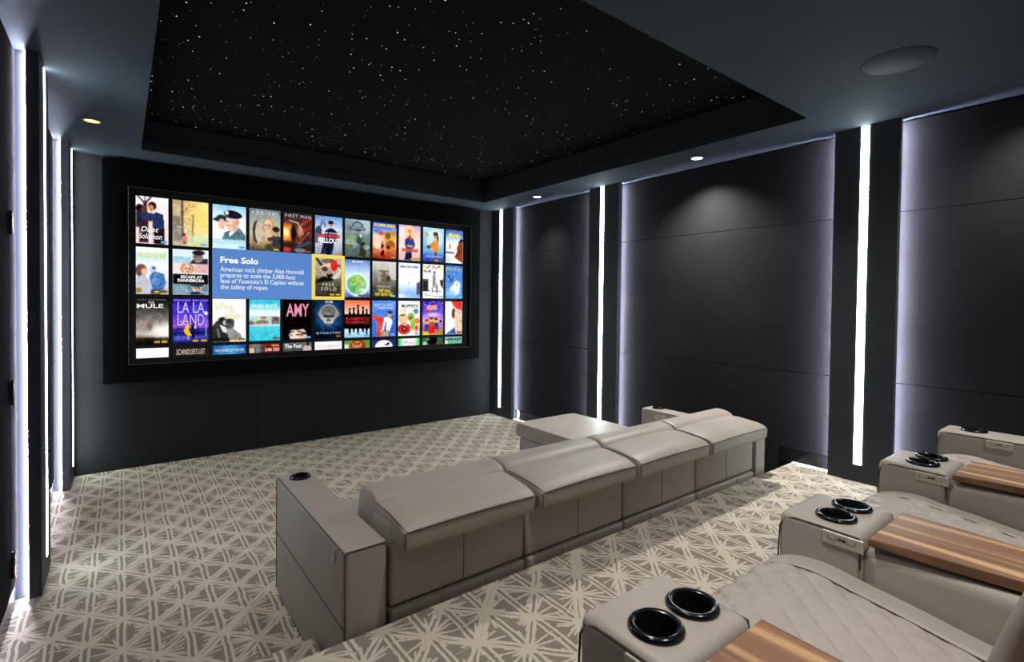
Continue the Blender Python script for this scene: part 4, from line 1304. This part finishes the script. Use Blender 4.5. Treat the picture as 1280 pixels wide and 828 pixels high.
for i in range(4):
    a, b = SB[i] + .004, SB[i + 1] - .004
    # kick panel
    bm = rbox(a, b, 1.748, 1.86, .022, .338, .010, 3)
    for u in (1 / 3, 2 / 3):
        xx = a + (b - a) * u
        tube(bm, [(xx, 1.7478, .03), (xx, 1.7478, .332)], .0016, 1)
    obj('kick_panel', bm, ['leather', 'seam'], sofa, smooth=True)
    # back panel
    bm = rbox(a, b, 1.757, 1.93, .346, .665, .016, 3)
    xx = (a + b) / 2
    tube(bm, [(xx, 1.7568, .356), (xx, 1.7568, .655)], .0018, 1)
    obj('back_panel', bm, ['leather', 'seam'], sofa, smooth=True)
    # backrest with its rolled top
    prof = round_profile([(1.885, .36), (1.885, .69), (1.93, .730), (2.035, .740), (2.095, .69), (2.105, .60), (2.14, .36)], [.01, .03, .04, .05, .05, .04, .01], 4)
    bm = profile_pad(a + .002, b - .002, prof, .016, 20)
    obj('backrest', bm, 'leather', sofa, smooth=True)
    # headrest cushion lying over the back
    hx0, hx1 = SB[i] + .010, SB[i + 1] - .016
    if i == 0:
        hx0, hx1 = .796, 1.416
    prof = round_profile([(1.655, .592), (1.650, .664), (1.70, .688), (1.86, .706), (1.925, .699), (1.942, .68), (1.93, .63), (1.78, .600)], [.02, .008, .03, .03, .02, .02, .02, .02], 3)
    bm = profile_pad(hx0, hx1, prof, .014, 30, .010)
    zf = lambda y: .664 + (y - 1.65) * .19 + .002
    tube(bm, [(hx0 + .012, 1.652, .665), (hx0 + .04, 1.6495, .667), ((hx0 + hx1) / 2, 1.6485, .672), (hx1 - .04, 1.6495, .667), (hx1 - .012, 1.652, .665)], .0025, 1)
    for xx, sg in ((hx0 + .002, -1), (hx1 - .002, 1)):
        tube(bm, [(xx - sg * .010, 1.652, .665), (xx, 1.70, .684), (xx, 1.80, .694), (xx, 1.90, .697)], .0025, 1)
        tube(bm, [(xx - sg * .004, 1.653, .662), (xx - sg * .004, 1.655, .602)], .0022, 1)
    obj('headrest', bm, ['leather', 'seam'], sofa, smooth=True)
    # seat
    yf = 3.56 if i == 3 else 2.70
    bm = rbox(a, b, 2.09, yf - .06, .03, .300, .012, 2)
    obj('seat_base', bm, 'leather', sofa, smooth=True)
    zt = .425
    prof = round_profile([(2.08, .305), (2.08, zt), (2.4, zt + .006), (yf - .03, zt), (yf, zt - .04), (yf, .33), (yf - .02, .305)], [.02, .03, .2, .06, .04, .02, .02], 4)
    bm = profile_pad(a - .002, b + .002, prof, .022, 22, .006)
    for xx in (a + .001, b - .001):
        tube(bm, [(xx, 2.12, zt - .024), (xx, yf - .05, zt - .024)], .0025, 1)
    tube(bm, [(a + .012, yf - .005, zt - .028), (b - .012, yf - .005, zt - .028)], .0025, 1)
    obj('seat_cushion', bm, ['leather', 'seam'], sofa, smooth=True)

# ================================================================ REAR ROW
row = empty('recliner_row', (1.92, .1, ZR), 'row of three quilted taupe leather recliners with walnut tray tables on the raised platform', 'recliner seats')
RA = .93
ARMS = [(.665, .912), (1.447, 1.697), (2.228, 2.477), (3.010, 3.185)]
for i, (x0, x1) in enumerate(ARMS):
    last = i == 3
    holes = [(x0 + .077, .54), (x0 + .187, .54)] if not last else [(x0 + .098, .545)]
    hr = .046
    bm = arm_mesh(x0, x1, (.452 if not last else -.45), .657, ZR + .02, RA, .022, holes, hr, 5)
    z = RA - .006
    yb = .462 if not last else -.44
    # piping round the side profile
    for xx in (x0 + .0035, x1 - .0035):
        tube(bm, [(xx, yb, z - .004), (xx, .55, z - .003), (xx, .615, z - .004), (xx, .640, z - .012), (xx, .652, z - .034), (xx, .655, z - .10), (xx, .655, ZR + .04)], .0024, 1)
        if not last:
            tube(bm, [(xx, yb, z - .004), (xx, yb - .004, z - .03), (xx, yb - .004, z - .08)], .0026, 1)
    ao = obj('arm', bm, ['leather', 'seam'], row, smooth=True)
    for hx, hy in holes:
        well(ao, hx, hy, RA, .049)
    yp = (.45, .543) if not last else (.40, .488)
    control_plate(ao, x0, yp[0], yp[1], .886, .918)
    if not last:
        bm = rbox(x0 + .006, x1 - .006, -.45, .47, ZR + .02, .905, .035, 5)
        obj('arm_body', bm, 'leather', ao, smooth=True)
        bm = bmesh.new()
        box(bm, x0 + .03, x1 - .03, -.38, .425, .900, .9115)
        obj('tray_gap_shade', bm, 'black', ao)  # black block puts in the shade of the gap below the tray
        # tapering walnut tray
        pl = [(x0 - .003, .441), (x1 + .004, .441), (x1 - .004, .30), (x1 - .016, .17), (x1 - .03, -.05), (x1 - .045, -.30), (x1 - .08, -.36),
              (x0 + .085, -.36), (x0 + .05, -.30), (x0 + .037, -.05), (x0 + .026, .17), (x0 + .010, .30)]
        bm = bmesh.new(); prism(bm, pl, 'z', .9115, .9335)
        bmesh.ops.bevel(bm, geom=[e for e in bm.edges if abs(e.verts[0].co.z - e.verts[1].co.z) < 1e-5], offset=.006, segments=3, profile=.5, affect='EDGES')
        tt = obj('tray_table', bm, 'wood', ao, origin=(x0, .1, .92), smooth=True)
        tt['label'] = 'striped walnut tray table'
    for yy in (-.36, .60):
        bm = bmesh.new(); lathe(bm, [(0, ZR), (.022, ZR), (.024, ZR + .022), (0, ZR + .022)], (x0 + x1) / 2, yy, 14)
        obj('foot', bm, 'black', row)

CREST = [(-.10, .765), (.05, .780), (.2, .795), (.267, .804), (.323, .813), (.383, .821), (.448, .828), (.52, .840), (.577, .836), (.628, .822), (.655, .806), (.675, .775), (.683, .73), (.683, .60), (.675, .45), (.66, .345)]
# arc-length parameterised profile
_pts = np.array(CREST)
_seg = np.r_[0, np.cumsum(np.hypot(np.diff(_pts[:, 0]), np.diff(_pts[:, 1])))]
def crest(sv):
    # smooth sample of the profile
    ws = [-2, -1, 0, 1, 2]
    ys = np.interp([np.clip(sv + w * .012, 0, _seg[-1]) for w in ws], _seg, _pts[:, 0])
    zs = np.interp([np.clip(sv + w * .012, 0, _seg[-1]) for w in ws], _seg, _pts[:, 1])
    return float(ys.mean()), float(zs.mean())
for i in range(3):
    x0, x1 = ARMS[i][1] + .003, ARMS[i + 1][0] - .003
    W = x1 - x0
    SIDE = .085
    S = _seg[-1]
    prof_cache = [crest(S * j / 160) for j in range(161)]
    def surf(u, v, x0=x0, W=W):
        y, z = prof_cache[int(round(v * 160))]
        j = int(round(v * 160))
        ya, za = prof_cache[max(0, j - 1)]; yb, zb = prof_cache[min(160, j + 1)]
        ty, tz = yb - ya, zb - za
        L = math.hypot(ty, tz) or 1
        ny, nz = -tz / L, ty / L
        if nz < -.2:
            ny, nz = -ny, -nz
        x = x0 + W * u
        d = min(u, 1 - u) * W
        h = 0.0
        # rounded shoulders of the cushion
        if d < .02:
            h -= .012 * (1 - d / .02) ** 2
        sv = S * v
        if d > SIDE + 1e-5 and v > .12 and sv < S - .25:
            k = (x - x0) / .077; m = sv / .087
            g1 = abs((k + m) % 1 - .5); g2 = abs((k - m) % 1 - .5)
            # g = .5 at a groove line
            e1 = (.5 - g1) * .055; e2 = (.5 - g2) * .055
            e = min(e1, e2)
            h += (.0095 * (1 - math.exp(-e / .0065)) - .003) * min(1, (d - SIDE) / .016)
        elif d <= SIDE + 1e-5:
            h += .0035 * math.sin(math.pi * d / SIDE)
        gd = abs(d - SIDE)
        if gd < .010:
            h -= .005 * (1 - gd / .010)
        return (x, y + ny * h, z + nz * h)
    bm = bmesh.new()
    def warp(u, W=W):
        # 16 columns per side panel so that a mesh line lies on each seam
        i = u * 130
        if i <= 16: return SIDE / W * i / 16
        if i >= 114: return 1 - SIDE / W * (130 - i) / 16
        return SIDE / W + (1 - 2 * SIDE / W) * (i - 16) / 98
    grid_surface(bm, lambda u, v: surf(warp(u), v), 130, 160)
    # seam tubes between side panel and quilting
    for ud in (SIDE, W - SIDE):
        pts = [Vector(surf(ud / W, j / 160)) + Vector((0, 0, .0036)) for j in range(0, 130, 2)]
        tube(bm, pts, .0015, 1, 5)
    obj('seat_cushion', bm, ['leather', 'seam'], row, smooth=True)
    bm = rbox(x0 + .01, x1 - .01, -.44, .62, ZR + .03, .74, .02, 2)
    obj('seat_base', bm, 'leather', row, smooth=True)
    # backrest: two side bolsters and a quilted middle
    for sx0, sx1 in ((x0, x0 + .085), (x1 - .085, x1)):
        prof = round_profile([(.12, .66), (.192, .78), (.172, .92), (.12, 1.10), (.06, 1.26), (-.02, 1.29), (-.05, 1.1), (-.03, .68)], .03, 4)
        bm = profile_pad(sx0, sx1, prof, .03, 14)
        obj('back_bolster', bm, 'leather', row, smooth=True)
    prof = round_profile([(.06, .66), (.145, .79), (.125, .92), (.08, 1.10), (.02, 1.30), (-.06, 1.33), (-.14, 1.1), (-.12, .68)], .03, 4)
    bm = profile_pad(x0 + .083, x1 - .083, prof, .02, 18)
    obj('backrest', bm, 'leather', row, smooth=True)
    prof = round_profile([(-.10, ZR + .04), (-.12, 1.28), (-.22, 1.27), (-.40, .9), (-.44, ZR + .04)], .03, 4)
    bm = profile_pad(x0, x1, prof, .02, 10)
    obj('back_shell', bm, 'leather', row, smooth=True)
